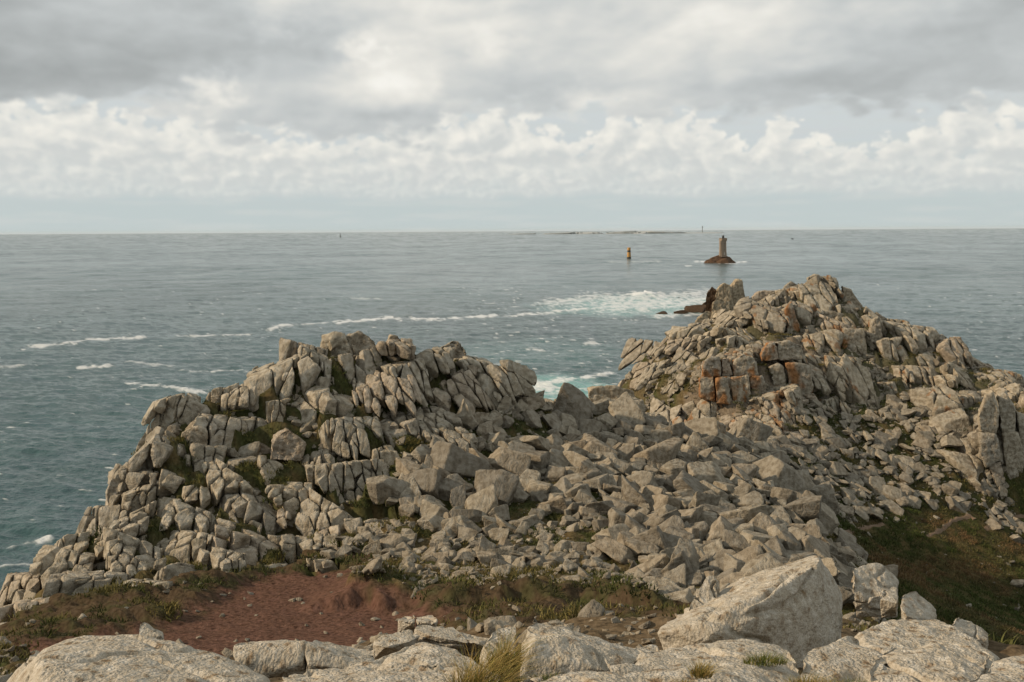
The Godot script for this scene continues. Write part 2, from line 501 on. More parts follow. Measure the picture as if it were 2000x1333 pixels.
func scatter() -> void:
	for pass_ in [[3.0, 2.2, 1500], [2.2, 1.6, 3000], [1.6, 1.1, 6000], [1.1, 0.8, 14000], [0.8, 0.58, 24000], [0.58, 0.42, 36000], [0.42, 0.22, 44000]]:
		for n in pass_[2]:
			var w := any_spot(n)
			var x := w.x
			var z := w.y
			var zn := zone_at(x, z)
			if not RADII.has(zn): continue
			var r := rng.randf_range(pass_[1], pass_[0])
			var lim: Array = RADII[zn]
			if r > lim[1] or r < lim[0]: continue
			var p := Vector3(x, height(x, z), z)
			if p.y < 6.0: continue
			var mass := -1
			if zn in CRAG:
				var best := 1e9
				for j in macros.size():
					var q: Dictionary = macros[j]
					var dd: float = p.distance_to(q.p) - q.r * 0.6
					if dd < best:
						best = dd
						mass = j
				if mass < 0: continue
				var q: Dictionary = macros[mass]
				if r < 0.9 and mossy(x, z) > 0.3: continue
				if r > q.r * q.grain * 1.25 or (r < q.r * q.grain * 0.3 and best < -0.2): continue
				var out := slope_normal(x, z)
				var t := 1.3 * float(q.r)
				for pl in q.planes:
					var toward: float = pl[0].dot(out)
					if toward > 0.08: t = minf(t, (pl[1] - pl[0].dot(p - q.p)) / toward)
				p += out * clampf(t - 0.32 * r, -2.5, 1.2 * q.r)
				for pl in q.planes:
					var over: float = pl[0].dot(p - q.p) - pl[1] + 0.25 * r
					if over > 0.0: p -= pl[0] * over
				if close_to(p, r, 0.6): continue
			else:
				if z > -30.0 and rng.randf() < 0.6: continue
				var cluster := nb.get_noise_2d(x * 0.12 + 700.0, z * 0.12)
				if r > lerpf(lim[0], lim[1], sstep(-0.35, 0.45, cluster) * 0.75 + 0.3): continue
				if r > 0.034 * (-z - 14.0) or (r > 1.05 and rng.randf() < 0.8) or (r > 0.75 and rng.randf() < 0.45): continue
				var bare := nb.get_noise_2d(x * 0.3 + 40.0, z * 0.3)
				if bare > (0.02 if zn != "r" else 0.12) and r < 1.35: continue
				if close_to(p, r, 0.64): continue
			if hidden_by(p + Vector3(0, r, 0)) > 2.0: continue
			var key := Vector3i((p / 3.0).floor())
			if not bins.has(key): bins[key] = []
			bins[key].append(seed_p.size())
			seed_p.append(p)
			seed_r.append(r)
			seed_z.append(zn)
			seed_m.append(mass)

const TONES := [[0.56, 0.53, 0.465], [0.52, 0.495, 0.44], [0.60, 0.56, 0.48], [0.49, 0.47, 0.425], [0.57, 0.52, 0.455], [0.55, 0.53, 0.475]]

# the frame of the joints in a zone: columns are thickness, height and depth of a block; scaled so that blocks come out longer along y
func joints(zn: String, p: Vector3) -> Basis:
	var long := Vector3(0.35, 1.0, -0.25)
	var stretch := Vector3(0.62, 1.9, 0.95)
	if zn == "a" or zn == "k":
		var t := sstep(-22.0, 4.0, p.x)
		long = Vector3(0.18, 1.0, -0.3).lerp(Vector3(-0.75, 0.8, -0.35), t)
		if zn == "k": stretch = Vector3(0.72, 1.55, 1.0)
	elif zn == "d":
		long = Vector3(0.7, 0.75, -0.3)
	elif zn == "m":
		long = Vector3(-0.2, 1.0, -0.3)
		stretch = Vector3(1.0, 1.2, 1.0)
	elif zn == "p":
		long = Vector3(-0.08, 1.0, -0.1)
		stretch = Vector3(0.75, 1.9, 1.0)
	elif zn in ["c", "o"]:
		long = Vector3(-0.3, 1.0, -0.2)
		stretch = Vector3(0.66, 1.95, 0.95)
	var y := long.normalized()
	var x := y.cross(Vector3(0.35, 0.1, 1.0)).normalized()
	return Basis(x * stretch.x, y * stretch.y, x.cross(y) * stretch.z)

func crag_block(i: int) -> Dictionary:
	var p := seed_p[i]
	var r := seed_r[i]
	var zn := seed_z[i]
	var b := joints(zn, p)
	var inv := b.inverse()
	var up := slope_normal(p.x, p.z)
	var n := PackedVector3Array()
	var d := PackedFloat32Array()
	var key := Vector3i((p / 3.0).floor())
	for dx in range(-2, 3):
		for dy in range(-2, 3):
			for dz in range(-2, 3):
				var l = bins.get(key + Vector3i(dx, dy, dz))
				if l == null: continue
				for j: int in l:
					if j == i or seed_m[j] < 0: continue
					var q := inv * (seed_p[j] - p)
					var dist := q.length()
					if dist > (r + seed_r[j]) * 1.9 or dist < 0.05: continue
					var gap := (0.004 + 0.004 * r) * (1.0 if (i + j) % 4 else 5.0) if seed_m[j] == seed_m[i] else 0.01 + 0.01 * r
					n.append((q / dist + 0.05 * Vector3(rng.randfn(), rng.randfn(), rng.randfn())).normalized())
					d.append(maxf(dist * r / (r + seed_r[j]) - gap, 0.15 * r))
	var bt := b.transposed()
	var mass: Dictionary = macros[seed_m[i]]
	for pl in mass.planes:                               # the faces of the large mass, each block a little in or out
		var w: Vector3 = (pl[0] + 0.06 * Vector3(rng.randfn(), rng.randfn(), rng.randfn())).normalized()
		var dist: float = pl[1] - pl[0].dot(p - mass.p) + rng.randf_range(-0.13, 0.05) * r
		if dist > 2.5 * r: continue
		var q := bt * w
		var l := q.length()
		n.append(q / l)
		d.append(maxf(dist, 0.15 * r) / l)
	for k in 5:                                          # a few free faces so that nothing runs on
		var w := [up, b.x.normalized(), -b.x.normalized(), b.z.normalized(), -up][k] as Vector3
		w = (w + 0.3 * Vector3(rng.randfn(), rng.randfn(), rng.randfn())).normalized()
		var q := bt * w
		var l := q.length()
		n.append(q / l)
		d.append(r * ([1.7, 1.8, 1.8, 1.8, 1.5][k] as float) * rng.randf_range(0.8, 1.15) / l)
	for k in (1 if rng.randf() < 0.6 else 0):            # a chipped corner
		var w := (up * 0.6 + Vector3(rng.randfn(), rng.randfn(), rng.randfn()) * 0.7).normalized()
		var near := 9.0
		var q := (bt * w).normalized()
		for j in n.size():
			var t := q.dot(n[j])
			if t > 0.2: near = minf(near, d[j] / t)
		n.append(q)
		d.append(clampf(near * rng.randf_range(0.8, 0.97), 0.2 * r, 2.0 * r))
	var px := r * 2.0 / -p.z * FOCAL * 0.512
	var f := clampi(int(3.0 + px / 4.2), 4, 15)
	var s := sphere(f)
	var hl := hull(s.v, n, d, 2.2 * r)
	var rad: PackedFloat32Array = hl[0]
	var nor: PackedVector3Array = hl[1]
	var v := PackedVector3Array()
	var nv: int = s.v.size()
	v.resize(nv)
	var amp := 0.045 * r
	var fr := 1.3 / r
	for k in nv:
		var o: Vector3 = b * (s.v[k] * rad[k])
		var a := p + o
		var ds := na.get_noise_3dv(a * fr) * amp + na.get_noise_3dv(a * 3.0) * 0.03 + chip.get_noise_3dv(a * (1.2 / r)) * 0.06 * r + chip.get_noise_3dv(a * 2.4) * 0.05
		v[k] = o + o.normalized() * ds
	var geo := smooth_normals(v, s.i)
	var it := inv.transposed()
	for k in nv: geo[k] = ((it * nor[k]).normalized() * 0.85 + geo[k] * 0.25).normalized()
	var t: Array = TONES[mass.tone]
	var tone: Color = Color(t[0], t[1], t[2]) * mass.light * rng.randf_range(0.93, 1.07)
	var c := PackedColorArray()
	c.resize(nv)
	for k in nv:
		var col := tone
		var lichen := nb.get_noise_3dv((p + v[k]) * 0.9) + 0.5 * na.get_noise_3dv((p + v[k]) * 3.2)
		col = col.lerp(Color(0.29, 0.275, 0.22), sstep(0.18, 0.42, lichen) * 0.55)
		col = col.lerp(Color(0.66, 0.61, 0.51), sstep(0.15, 0.4, -lichen) * 0.5)
		if zn == "o" or zn == "c" or zn == "p":
			var a := p + v[k]
			var st := nb.get_noise_3dv(Vector3(a.x * 0.5, a.y * 0.22, a.z * 0.5) + Vector3(17, 0, 0)) - (0.2 if zn == "o" else 0.42)
			col = col.lerp(Color(0.44, 0.235, 0.105), sstep(0.0, 0.11, st + 0.25 * lichen) * 0.75)
		c[k] = col
	return {"v": v, "n": geo, "i": s.i, "c": c, "p": p, "px": px}

var crags := {}
# single great blocks that make the skyline: zone, metres out, thickness, stain, outline in the picture
func build_great_blocks() -> void:
	var n := 0
	for e in [
		["a", 72.2, 3.0, 0, [628, 654], [655, 646], [676, 650], [700, 722], [616, 728]], ["a", 72.8, 3.0, 0, [672, 656], [690, 648], [706, 645], [732, 664], [752, 726], [686, 736]],
		["a", 73.5, 2.5, 0, [752, 674], [762, 652], [778, 654], [794, 676], [800, 730], [746, 726]], ["a", 76.0, 2.5, 0, [848, 690], [862, 676], [886, 664], [904, 668], [914, 690], [906, 704], [856, 704]],
		["a", 71.5, 3.0, 0, [578, 676], [600, 672], [632, 684], [640, 706], [606, 722], [570, 712]], ["a", 70.5, 3.0, 0, [566, 720], [606, 714], [640, 720], [646, 760], [600, 778], [562, 756]],
		["a", 63.8, 3.0, 0, [318, 772], [350, 777], [356, 850], [340, 955], [288, 955], [298, 860]], ["a", 64.2, 3.0, 0, [340, 786], [372, 780], [410, 792], [414, 870], [346, 890]], ["a", 61.8, 2.6, 0, [352, 842], [392, 826], [412, 838], [398, 930], [340, 950]],
		["k", 59.5, 2.4, 0, [206, 960], [226, 902], [248, 910], [252, 990], [202, 1006]], ["a", 62.0, 2.5, 0, [524, 900], [532, 848], [560, 832], [600, 866], [590, 905]], ["a", 66.5, 2.6, 0, [434, 800], [462, 768], [500, 776], [506, 840], [440, 846]],
		["c", 140.0, 4.5, 0, [1578, 541], [1592, 535], [1605, 537], [1606, 602], [1574, 600]], ["c", 140.6, 4.5, 0, [1608, 538], [1637, 541], [1642, 574], [1650, 604], [1608, 606]], ["c", 140.0, 4.0, 0, [1644, 556], [1664, 566], [1692, 604], [1650, 608]],
		["c", 141.5, 3.5, 0, [1528, 562], [1546, 548], [1570, 562], [1572, 594], [1530, 594]], ["c", 140.5, 4.0, 0, [1464, 584], [1480, 567], [1520, 566], [1530, 606], [1458, 610]], ["c", 131.0, 3.5, 0.75, [1532, 606], [1548, 584], [1564, 640], [1574, 690], [1544, 704]],
		["c", 134.0, 4.0, 0.4, [1600, 600], [1650, 612], [1690, 660], [1640, 690], [1596, 660]], ["c", 130.0, 4.0, 0, [1700, 622], [1718, 618], [1730, 672], [1696, 690]], ["c", 129.0, 4.0, 0.5, [1640, 640], [1690, 640], [1700, 690], [1650, 706]],
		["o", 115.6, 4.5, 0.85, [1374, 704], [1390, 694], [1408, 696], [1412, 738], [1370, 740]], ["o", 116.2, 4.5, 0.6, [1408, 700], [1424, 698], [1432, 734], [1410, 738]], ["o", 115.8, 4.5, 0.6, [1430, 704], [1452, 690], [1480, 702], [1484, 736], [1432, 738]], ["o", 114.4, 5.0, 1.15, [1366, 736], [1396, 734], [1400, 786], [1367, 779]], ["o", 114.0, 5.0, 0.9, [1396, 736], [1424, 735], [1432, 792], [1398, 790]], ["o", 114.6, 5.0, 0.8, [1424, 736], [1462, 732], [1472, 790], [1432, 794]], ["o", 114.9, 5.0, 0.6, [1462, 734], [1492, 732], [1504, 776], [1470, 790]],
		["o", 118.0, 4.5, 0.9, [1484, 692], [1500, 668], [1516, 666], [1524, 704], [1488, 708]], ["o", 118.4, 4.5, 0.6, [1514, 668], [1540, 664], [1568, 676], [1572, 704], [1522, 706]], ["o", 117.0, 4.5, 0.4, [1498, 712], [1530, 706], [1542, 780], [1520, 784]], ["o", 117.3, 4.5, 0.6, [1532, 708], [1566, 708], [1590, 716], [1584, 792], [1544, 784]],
		["p", 107.0, 4.0, 0, [1925, 768], [1942, 764], [1954, 800], [1950, 850], [1916, 846], [1910, 820]], ["p", 106.6, 4.0, 0, [1912, 842], [1950, 848], [1956, 900], [1926, 916], [1914, 890]], ["p", 106.8, 4.0, 0, [1928, 906], [1958, 896], [1966, 946], [1944, 950]], ["p", 108.5, 4.0, 0, [1948, 770], [1966, 760], [1986, 800], [1984, 850], [1956, 846]], ["p", 108.0, 4.0, 0, [1956, 844], [1990, 842], [2006, 900], [1994, 950], [1966, 930]], ["p", 108.6, 4.0, 0, [1984, 800], [2010, 812], [2030, 900], [2000, 930]],
		["m", 89.0, 3.0, 0, [1146, 756], [1196, 752], [1238, 760], [1250, 800], [1206, 812], [1150, 800]], ["m", 84.0, 3.5, 0, [1345, 830], [1380, 808], [1420, 830], [1422, 884], [1372, 890]], ["m", 82.0, 3.0, 0, [1376, 896], [1410, 890], [1440, 950], [1420, 960], [1384, 930]], ["m", 82.5, 3.0, 0, [1424, 884], [1470, 900], [1486, 945], [1446, 956]],
		["m", 86.0, 3.0, 0, [1256, 812], [1284, 802], [1306, 820], [1304, 856], [1262, 862]]]:
		var o: Node3D = crags[e[0]]
		var mid := Vector2.ZERO
		for k in range(4, e.size()): mid += Vector2(e[k][0], e[k][1]) / (e.size() - 4)
		var base := at(mid.x, mid.y, e[1])
		var pts := []
		for k in range(4, e.size()):
			var q := Vector2(e[k][0], e[k][1])
			pts.append(at(q.x, q.y, e[1]) - base)
			var side := mid + (q - mid) * 0.92
			pts.append(at(side.x - 4.0, side.y, e[1] + e[2]) - base)
		var t: Array = TONES[n % TONES.size()]
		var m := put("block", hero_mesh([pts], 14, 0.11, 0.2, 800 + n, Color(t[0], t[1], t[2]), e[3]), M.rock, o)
		m.position = base - o.position
		n += 1

func build_crags() -> void:
	var what := {
		"a": ["rock_ridge", "jagged grey rock ridge with split summit blocks, nearest of the two ridges", "rock ridge"],
		"k": ["jointed_slope", "cobbled slope of small jointed grey rock beside the red soil hollow", "rock slope"],
		"m": ["saddle_outcrop", "low outcrop of big grey blocks on the saddle between both ridges", "rock outcrop"],
		"c": ["summit_crag", "tall grey crag with blocky square summit on the farther ridge", "rock crag"],
		"o": ["stained_cliff", "pale cliff with orange rust stains left of the farther summit", "rock cliff"],
		"p": ["rock_pillar", "upright ribbed grey rock pillar at the right edge of the photo", "rock pillar"],
		"d": ["sunlit_flank", "sunlit warm flank of the farther ridge falling left to the sea", "rock slope"]}
	var by := {}
	for z in CRAG: by[z] = []
	for i in seed_p.size():
		if by.has(seed_z[i]): by[seed_z[i]].append(crag_block(i))
	for z in CRAG:
		var l: Array = by[z]
		if l.is_empty(): continue
		l.sort_custom(func(a, b): return a.px > b.px)
		var mid := Vector3.ZERO
		for e in l: mid += e.p / l.size()
		mid.y = 0.0
		var o := thing(what[z][0], what[z][1], what[z][2], mid)
		o.set_meta("kind", "thing")
		crags[z] = o
		var v := PackedVector3Array()
		var n := PackedVector3Array()
		var idx := PackedInt32Array()
		var c := PackedColorArray()
		for k in l.size():
			var e: Dictionary = l[k]
			if k < 275:
				var m := put("block", array_mesh(e.v, e.n, e.i, e.c), M.rock, o)
				m.position = e.p - mid
			else:
				var first := v.size()
				for q: Vector3 in e.v: v.append(q + e.p - mid)
				n.append_array(e.n)
				c.append_array(e.c)
				for q: int in e.i: idx.append(q + first)
		if v.size():
			var m := put("small_blocks", array_mesh(v, n, idx, c), M.rock, o)
			tag(m, "", "", "", "stuff")
		print(z, " blocks ", l.size())

# ---------------------------------------------------------------- loose rocks: a few shapes, used many times
func rock_shape(flat: float, f: int, seed_: int, planes := 11) -> ArrayMesh:
	var g := RandomNumberGenerator.new()
	g.seed = seed_
	var n := PackedVector3Array()
	var d := PackedFloat32Array()
	for axis in [Vector3.RIGHT, Vector3.UP, Vector3.BACK]:
		for sg in [-1.0, 1.0]:
			n.append((axis * sg + 0.28 * Vector3(g.randfn(), g.randfn(), g.randfn())).normalized())
			d.append(g.randf_range(0.62, 0.95))
	for k in planes - 6:
		n.append(Vector3(g.randfn(), g.randfn(), g.randfn()).normalized())
		d.append(g.randf_range(0.72, 1.0))
	var s := sphere(f)
	var hl := hull(s.v, n, d)
	var v := PackedVector3Array()
	for k in s.v.size():
		var o: Vector3 = s.v[k] * hl[0][k]
		o *= 1.0 + 0.09 * na.get_noise_3dv(o * 1.3 + Vector3(seed_, 0, 0)) + 0.015 * na.get_noise_3dv(o * 5.0 + Vector3(0, seed_, 0)) + 0.09 * chip.get_noise_3dv(o * 1.6 + Vector3(0, seed_, 0))
		o.y *= flat
		v.append(o)
	var geo := smooth_normals(v, s.i)
	for k in geo.size(): geo[k] = ((hl[1][k] * Vector3(1, 1.0 / flat, 1)).normalized() * 0.6 + geo[k] * 0.5).normalized()
	return array_mesh(v, geo, s.i)

func build_loose() -> void:
	var blocky := []
	var slabs := []
	for k in 14:
		blocky.append(rock_shape(rng.randf_range(0.7, 0.95), 16, 100 + k))
		slabs.append(rock_shape(rng.randf_range(0.38, 0.6), 14, 200 + k))
	for zn in ["b", "t", "r"]:
		var l := []
		for i in seed_p.size():
			if seed_z[i] == zn: l.append(i)
		l.sort_custom(func(a, b): return seed_r[a] / -seed_p[a].z > seed_r[b] / -seed_p[b].z)
		print(zn, " loose ", l.size())
		var mats := {}
		var seen := 0
		for n in l.size():
			var i: int = l[n]
			var p := seed_p[i]
			var place_px := to_px(p)
			var in_view := place_px.x > -20.0 and place_px.x < 2020.0 and place_px.y < 1330.0 and hidden_by(p + Vector3(0, seed_r[i] * 0.8, 0)) < 0.25
			var k := seen if in_view else 9999
			if in_view: seen += 1
			var r := seed_r[i]
			var up := slope_normal(p.x, p.z)
			var flat: bool = zn == "t" or rng.randf() < 0.12
			var shape: Mesh = slabs[rng.randi() % 14] if flat else blocky[rng.randi() % 14]
			var b := Basis(Quaternion(Vector3.UP, (up + 0.3 * Vector3(rng.randfn(), rng.randfn() * 0.3, rng.randfn())).normalized())) * Basis(Vector3.UP, rng.randf() * TAU)
			if zn == "b": b = b * Basis(Vector3.RIGHT, rng.randfn() * 0.35)
			b = b * Basis.from_scale(Vector3(rng.randf_range(0.95, 1.55), rng.randf_range(0.8, 1.15), rng.randf_range(0.85, 1.15)) * r)
			var place := p + up * r * rng.randf_range(0.05, 0.35)
			var tone := rng.randi() % 4
			var mat: Material = M.loose[tone]
			if k < (280 if zn != "r" else 200):
				var o := put({"b": "boulder", "t": "rock_slab", "r": "stone"}[zn], shape, mat)
				o.transform = Transform3D(b, place)
				loose_label(o, zn, p, tone, flat)
			else:
				var key := [shape, mat]
				if not mats.has(key): mats[key] = []
				mats[key].append(Transform3D(b, place))
		heap({"b": "small_boulders", "t": "talus_stones", "r": "slope_stones"}[zn], mats)

func heap(called: String, mats: Dictionary) -> void:
	if mats.is_empty(): return
	var o := Node3D.new()
	o.name = numbered(called)
	add_child(o)
	tag(o, "small loose grey stones lying between the larger rocks", "stones", "", "stuff")
	for key in mats:
		var mm := MultiMesh.new()
		mm.transform_format = MultiMesh.TRANSFORM_3D
		mm.mesh = key[0]
		mm.instance_count = mats[key].size()
		for k in mats[key].size(): mm.set_instance_transform(k, mats[key][k])
		var mi := MultiMeshInstance3D.new()
		mi.name = "stones"
		mi.multimesh = mm
		mi.material_override = key[1]
		o.add_child(mi, true)
		mi.set_meta("kind", "stuff")

const RANKS := ["largest", "second largest", "third largest", "fourth largest", "fifth largest", "sixth largest", "seventh largest", "eighth largest", "ninth largest", "tenth largest", "eleventh largest", "twelfth largest", "thirteenth largest", "fourteenth largest", "fifteenth largest"]
var ranks := {}
func loose_label(o: Node, zn: String, p: Vector3, mat: int, flat: bool) -> void:   # called from the largest in view to the smallest
	var q := to_px(p)
	var where := ""
	var what: Array
	if zn == "b":
		what = ["flat boulder" if flat else "blocky boulder", "boulder", "boulders between the two ridges"]
		where = "lowest right of the great boulder" if q.x > 1860 else "lower right of the great boulder" if q.x > 1780 else "halfway down right of the great boulder" if q.x > 1710 else "behind the shaded end of the great boulder" if q.x > 1640 else "along the brow above the grassy hollow" if q.x > 1490 else "just below the saddle outcrop" if q.y < 880 else "at the side of the nearer ridge" if q.x < 1110 else "just above the great boulder" if q.y > 1070 and q.x > 1290 else "low in the boulder field by the rubble" if q.y > 1040 else "right of the middle of the boulder field" if q.x > 1300 else "left of the middle of the boulder field"
	elif zn == "t":
		what = ["rock slab", "rock slab", "slabs on the talus below the farther ridge"]
		where = "at the left end of the talus" if q.x < 1590 else "at the right end of the talus" if q.x > 1840 else "high on the talus under the crag" if q.y < 860 else "at the foot of the talus" if q.y > 960 else "left of the middle of the talus" if q.x < 1710 else "right of the middle of the talus"
	else:
		what = ["flat stone" if flat else "blunt stone", "stone", "stones lying on the rubble slopes"]
		where = "on the far left slope above the sea" if q.x < 300 else "beside the footpath" if q.x > 1480 else "above the right end of the dark bank" if q.y > 1130 and q.x > 1100 else "above the middle of the dark bank" if q.y > 1130 else "on the rubble below the boulder field" if q.x > 1180 else "on the rubble below the nearer ridge" if q.x > 950 else "at the foot of the nearer ridge"
	var kind: String = ["grey", "pale grey", "warm grey", "dark grey"][mat] + " " + what[0]
	var n: int = ranks.get(kind + where, 0)
	ranks[kind + where] = n + 1
	tag(o, ("%s %s %s" % [RANKS[n], kind, where]) if n < RANKS.size() else ("lesser %s %s" % [kind, where]), what[1], what[2], "thing")

# ---------------------------------------------------------------- sky: air, a row of far cumulus, a broken grey deck over it
const CUMULUS_TOP := [[0, 262], [100, 240], [210, 232], [330, 262], [420, 250], [520, 276], [620, 290], [760, 280], [830, 238], [900, 246], [980, 236], [1060, 262], [1120, 298], [1150, 290], [1205, 240], [1270, 252], [1330, 250], [1400, 262], [1440, 312], [1500, 268], [1560, 300], [1640, 330], [1720, 300], [1790, 262], [1840, 244], [1900, 285], [1960, 282], [2000, 250]]
const DECK_BASE := [[0, 228], [370, 226], [430, 270], [840, 276], [880, 235], [960, 232], [1040, 222], [1120, 226], [1300, 236], [1440, 244], [1520, 240], [1580, 222], [1640, 242], [1760, 244], [1900, 236], [2000, 240]]
const DECK_LIGHT := [
	[188, 190, 187, 206, 214, 200, 196, 190, 190, 184, 176],
	[176, 180, 182, 186, 212, 210, 208, 214, 202, 186, 174],
	[168, 169, 170, 176, 210, 202, 206, 206, 192, 176, 182],
	[166, 166, 184, 204, 218, 190, 206, 200, 182, 184, 188],
	[172, 176, 196, 192, 188, 190, 196, 182, 184, 182, 190]]
const DECK_SPOTS := [[440, 190, 45, 34], [720, 112, 40, 24], [785, 180, 75, 16], [560, 88, 45, 14], [1450, 84, 110, 10], [560, 20, 60, 14], [830, 10, 80, 12], [1130, 200, 40, 12], [960, 100, 50, 12], [330, 240, 60, 16]]
var sky_a := FastNoiseLite.new()
var sky_b := FastNoiseLite.new()

func along(table: Array, x: float) -> float:
	if x <= table[0][0]: return table[0][1]
	for k in range(1, table.size()):
		if x < table[k][0]:
			var t: float = (x - table[k - 1][0]) / float(table[k][0] - table[k - 1][0])
			return lerpf(table[k - 1][1], table[k][1], t * t * (3.0 - 2.0 * t))
	return table[-1][1]

func billow(x: float, y: float) -> float:
	return absf(sky_a.get_noise_2d(x, y)) * 1.0 + absf(sky_a.get_noise_2d(x * 2.1 + 40.0, y * 2.1)) * 0.55 + absf(sky_a.get_noise_2d(x * 4.4, y * 4.4 + 70.0)) * 0.22 + absf(sky_a.get_noise_2d(x * 9.0, y * 9.0)) * 0.09

func sky_color(az: float, el: float) -> Color:
	# x and y run on past the frame as they run in it
	var x := 1000.0 + 1944.0 * deg_to_rad(az)
	var y := 452.0 - 1944.0 * deg_to_rad(el)
	var inside := sstep(1500.0, 1100.0, absf(x - 1000.0))
	var wx := x + 30.0 * sky_b.get_noise_2d(x * 0.012, y * 0.02)
	var c := srgb(185, 195, 195).lerp(srgb(196, 202, 203), sstep(420.0, 250.0, y))
	# thin streaks over the horizon
	c = c.lerp(srgb(196, 201, 199), 0.5 * sstep(-0.1, 0.5, sky_b.get_noise_2d(x * 0.004, y * 0.05)))
	# far cumulus, three rows, the farthest first
	for row in [2, 1, 0]:
		var t: float = [lerpf(275.0 + 60.0 * sky_b.get_noise_2d(x * 0.006 + 500.0, 3.0), along(CUMULUS_TOP, wx), inside), 305.0 + 60.0 * sky_b.get_noise_2d(x * 0.007, 90.0), 345.0 + 30.0 * sky_b.get_noise_2d(x * 0.012, 190.0)][row]
		var z: float = [0.85, 1.3, 2.1][row]
		var xx: float = (x + 3000.0 * row) * z
		var yy: float = y * z
		var d := (y - t) / (34.0 / z) + 1.6 * billow(xx * 0.011, yy * 0.017) - 0.66
		var base: float = [336.0, 366.0, 390.0][row] + 26.0 / z * sky_b.get_noise_2d(x * 0.008, 40.0 + row)
		var a := sstep(-0.04, 0.3, d) * sstep(base + 12.0 / z, base - 16.0 / z, y)
		if a > 0.0:
			var lit := 0.42 + 0.7 * (billow(xx * 0.011, yy * 0.017) - billow((xx - 17.0) * 0.011, (yy - 13.0) * 0.017)) + 0.30 * sstep(1.6, 0.1, d) + 0.25 * sky_b.get_noise_2d(x * 0.009, y * 0.016) - 0.5 * sstep(34.0 / z, 0.0, base - y)
			var k := srgb(198, 201, 199).lerp(srgb(232, 229, 220), clampf(lit, 0.0, 1.0))
			k = k.lerp(srgb(192, 199, 199), [0.0, 0.2, 0.42][row])
			c = c.lerp(k, a * [0.9, 0.82, 0.72][row])
	# the grey deck
	var base2 := lerpf(238.0 + 40.0 * sky_b.get_noise_2d(x * 0.004 + 900.0, 7.0), along(DECK_BASE, x), inside)
	var rag := 16.0 * sky_b.get_noise_2d(x * 0.014, y * 0.03) + 34.0 * (billow(x * 0.005 + 60.0, y * 0.012) - 0.5)
	var a2 := sstep(-8.0, 22.0, base2 - y + rag)
	if a2 > 0.0:
		var gx := clampf(x / 200.0, 0.0, 9.999)
		var gy := clampf(y / 60.0, 0.0, 3.999)
		var i := int(gx)
		var j := int(gy)
		var l := lerpf(lerpf(DECK_LIGHT[j][i], DECK_LIGHT[j][i + 1], gx - i), lerpf(DECK_LIGHT[j + 1][i], DECK_LIGHT[j + 1][i + 1], gx - i), gy - j)
		var stretch := 1.0 / (1.0 + maxf(-y, 0.0) / 500.0)
		l = lerpf(191.0 + 16.0 * sky_b.get_noise_2d(x * 0.002 * stretch, y * 0.004 * stretch), l, inside * sstep(-160.0, 0.0, y))
		for s in DECK_SPOTS:
			var q: float = pow((x - s[0] + 40.0 * sky_b.get_noise_2d(x * 0.02, y * 0.03)) / s[2], 2.0) + pow((y - s[1] + 20.0 * sky_b.get_noise_2d(x * 0.02 + 60.0, y * 0.03)) / (s[2] * 0.7), 2.0)
			if q < 6.0: l += s[3] * exp(-q)
		l += 13.0 * sky_b.get_noise_2d(x * 0.0035, y * 0.009) + 8.0 * (billow(x * 0.004, y * 0.009) - billow(x * 0.004 - 0.1, y * 0.009 - 0.13))
		l += 8.0 * sstep(30.0, 0.0, base2 - y + rag) - 6.0 * sstep(10.0, 50.0, base2 - y) * sstep(90.0, 40.0, base2 - y)
		var warm := sstep(185.0, 225.0, l)
		c = c.lerp(srgb(l - 3.0 + 6.0 * warm, l + 1.0, l + 1.0 - 7.0 * warm), a2 * 0.97)
	return c

func sky_patch(az0: float, az1: float, el0: float, el1: float, w: int, h: int) -> Image:
	var data := PackedByteArray()
	data.resize(w * h * 3)
	var k := 0
	for r in h:
		var el := lerpf(el1, el0, (r + 0.5) / h)
		for q in w:
			var az := lerpf(az0, az1, (q + 0.5) / w)
			if az > 180.0: az -= 360.0
			var c := sky_color(az, el)
			if absf(az) > 140.0: c = c.lerp(sky_color(az - signf(az) * 360.0, el), 0.5 * sstep(140.0, 180.0, absf(az)))
			c = (c.srgb_to_linear() * 0.955).linear_to_srgb()
			data[k] = clampi(int(c.r * 255.0 + 0.5), 0, 255)
			data[k + 1] = clampi(int(c.g * 255.0 + 0.5), 0, 255)
			data[k + 2] = clampi(int(c.b * 255.0 + 0.5), 0, 255)
			k += 3
	return Image.create_from_data(w, h, false, Image.FORMAT_RGB8, data)

func build_sky() -> Sky:
	sky_a.noise_type = FastNoiseLite.TYPE_SIMPLEX_SMOOTH
	sky_a.frequency = 1.0
	sky_a.fractal_type = FastNoiseLite.FRACTAL_NONE
	sky_a.seed = 5
	sky_b.noise_type = FastNoiseLite.TYPE_SIMPLEX_SMOOTH
	sky_b.frequency = 1.0
	sky_b.fractal_octaves = 4
	sky_b.seed = 9
	var whole := sky_patch(0, 360, -90, 90, 512, 256)
	whole.resize(4096, 2048, Image.INTERPOLATE_BILINEAR)
	# the part in view, finer: 45 degrees to either side, -1 to 18 degrees up; the picture's left edge looks along -z
	whole.blit_rect(sky_patch(0, 45, -1.0546875, 18.017578125, 512, 217), Rect2i(0, 0, 512, 217), Vector2i(0, 1024 - 205))
	whole.blit_rect(sky_patch(-45, 0, -1.0546875, 18.017578125, 512, 217), Rect2i(0, 0, 512, 217), Vector2i(4096 - 512, 1024 - 205))
	var mat := PanoramaSkyMaterial.new()
	mat.panorama = ImageTexture.create_from_image(whole)
	var s := Sky.new()
	s.sky_material = mat
	return s

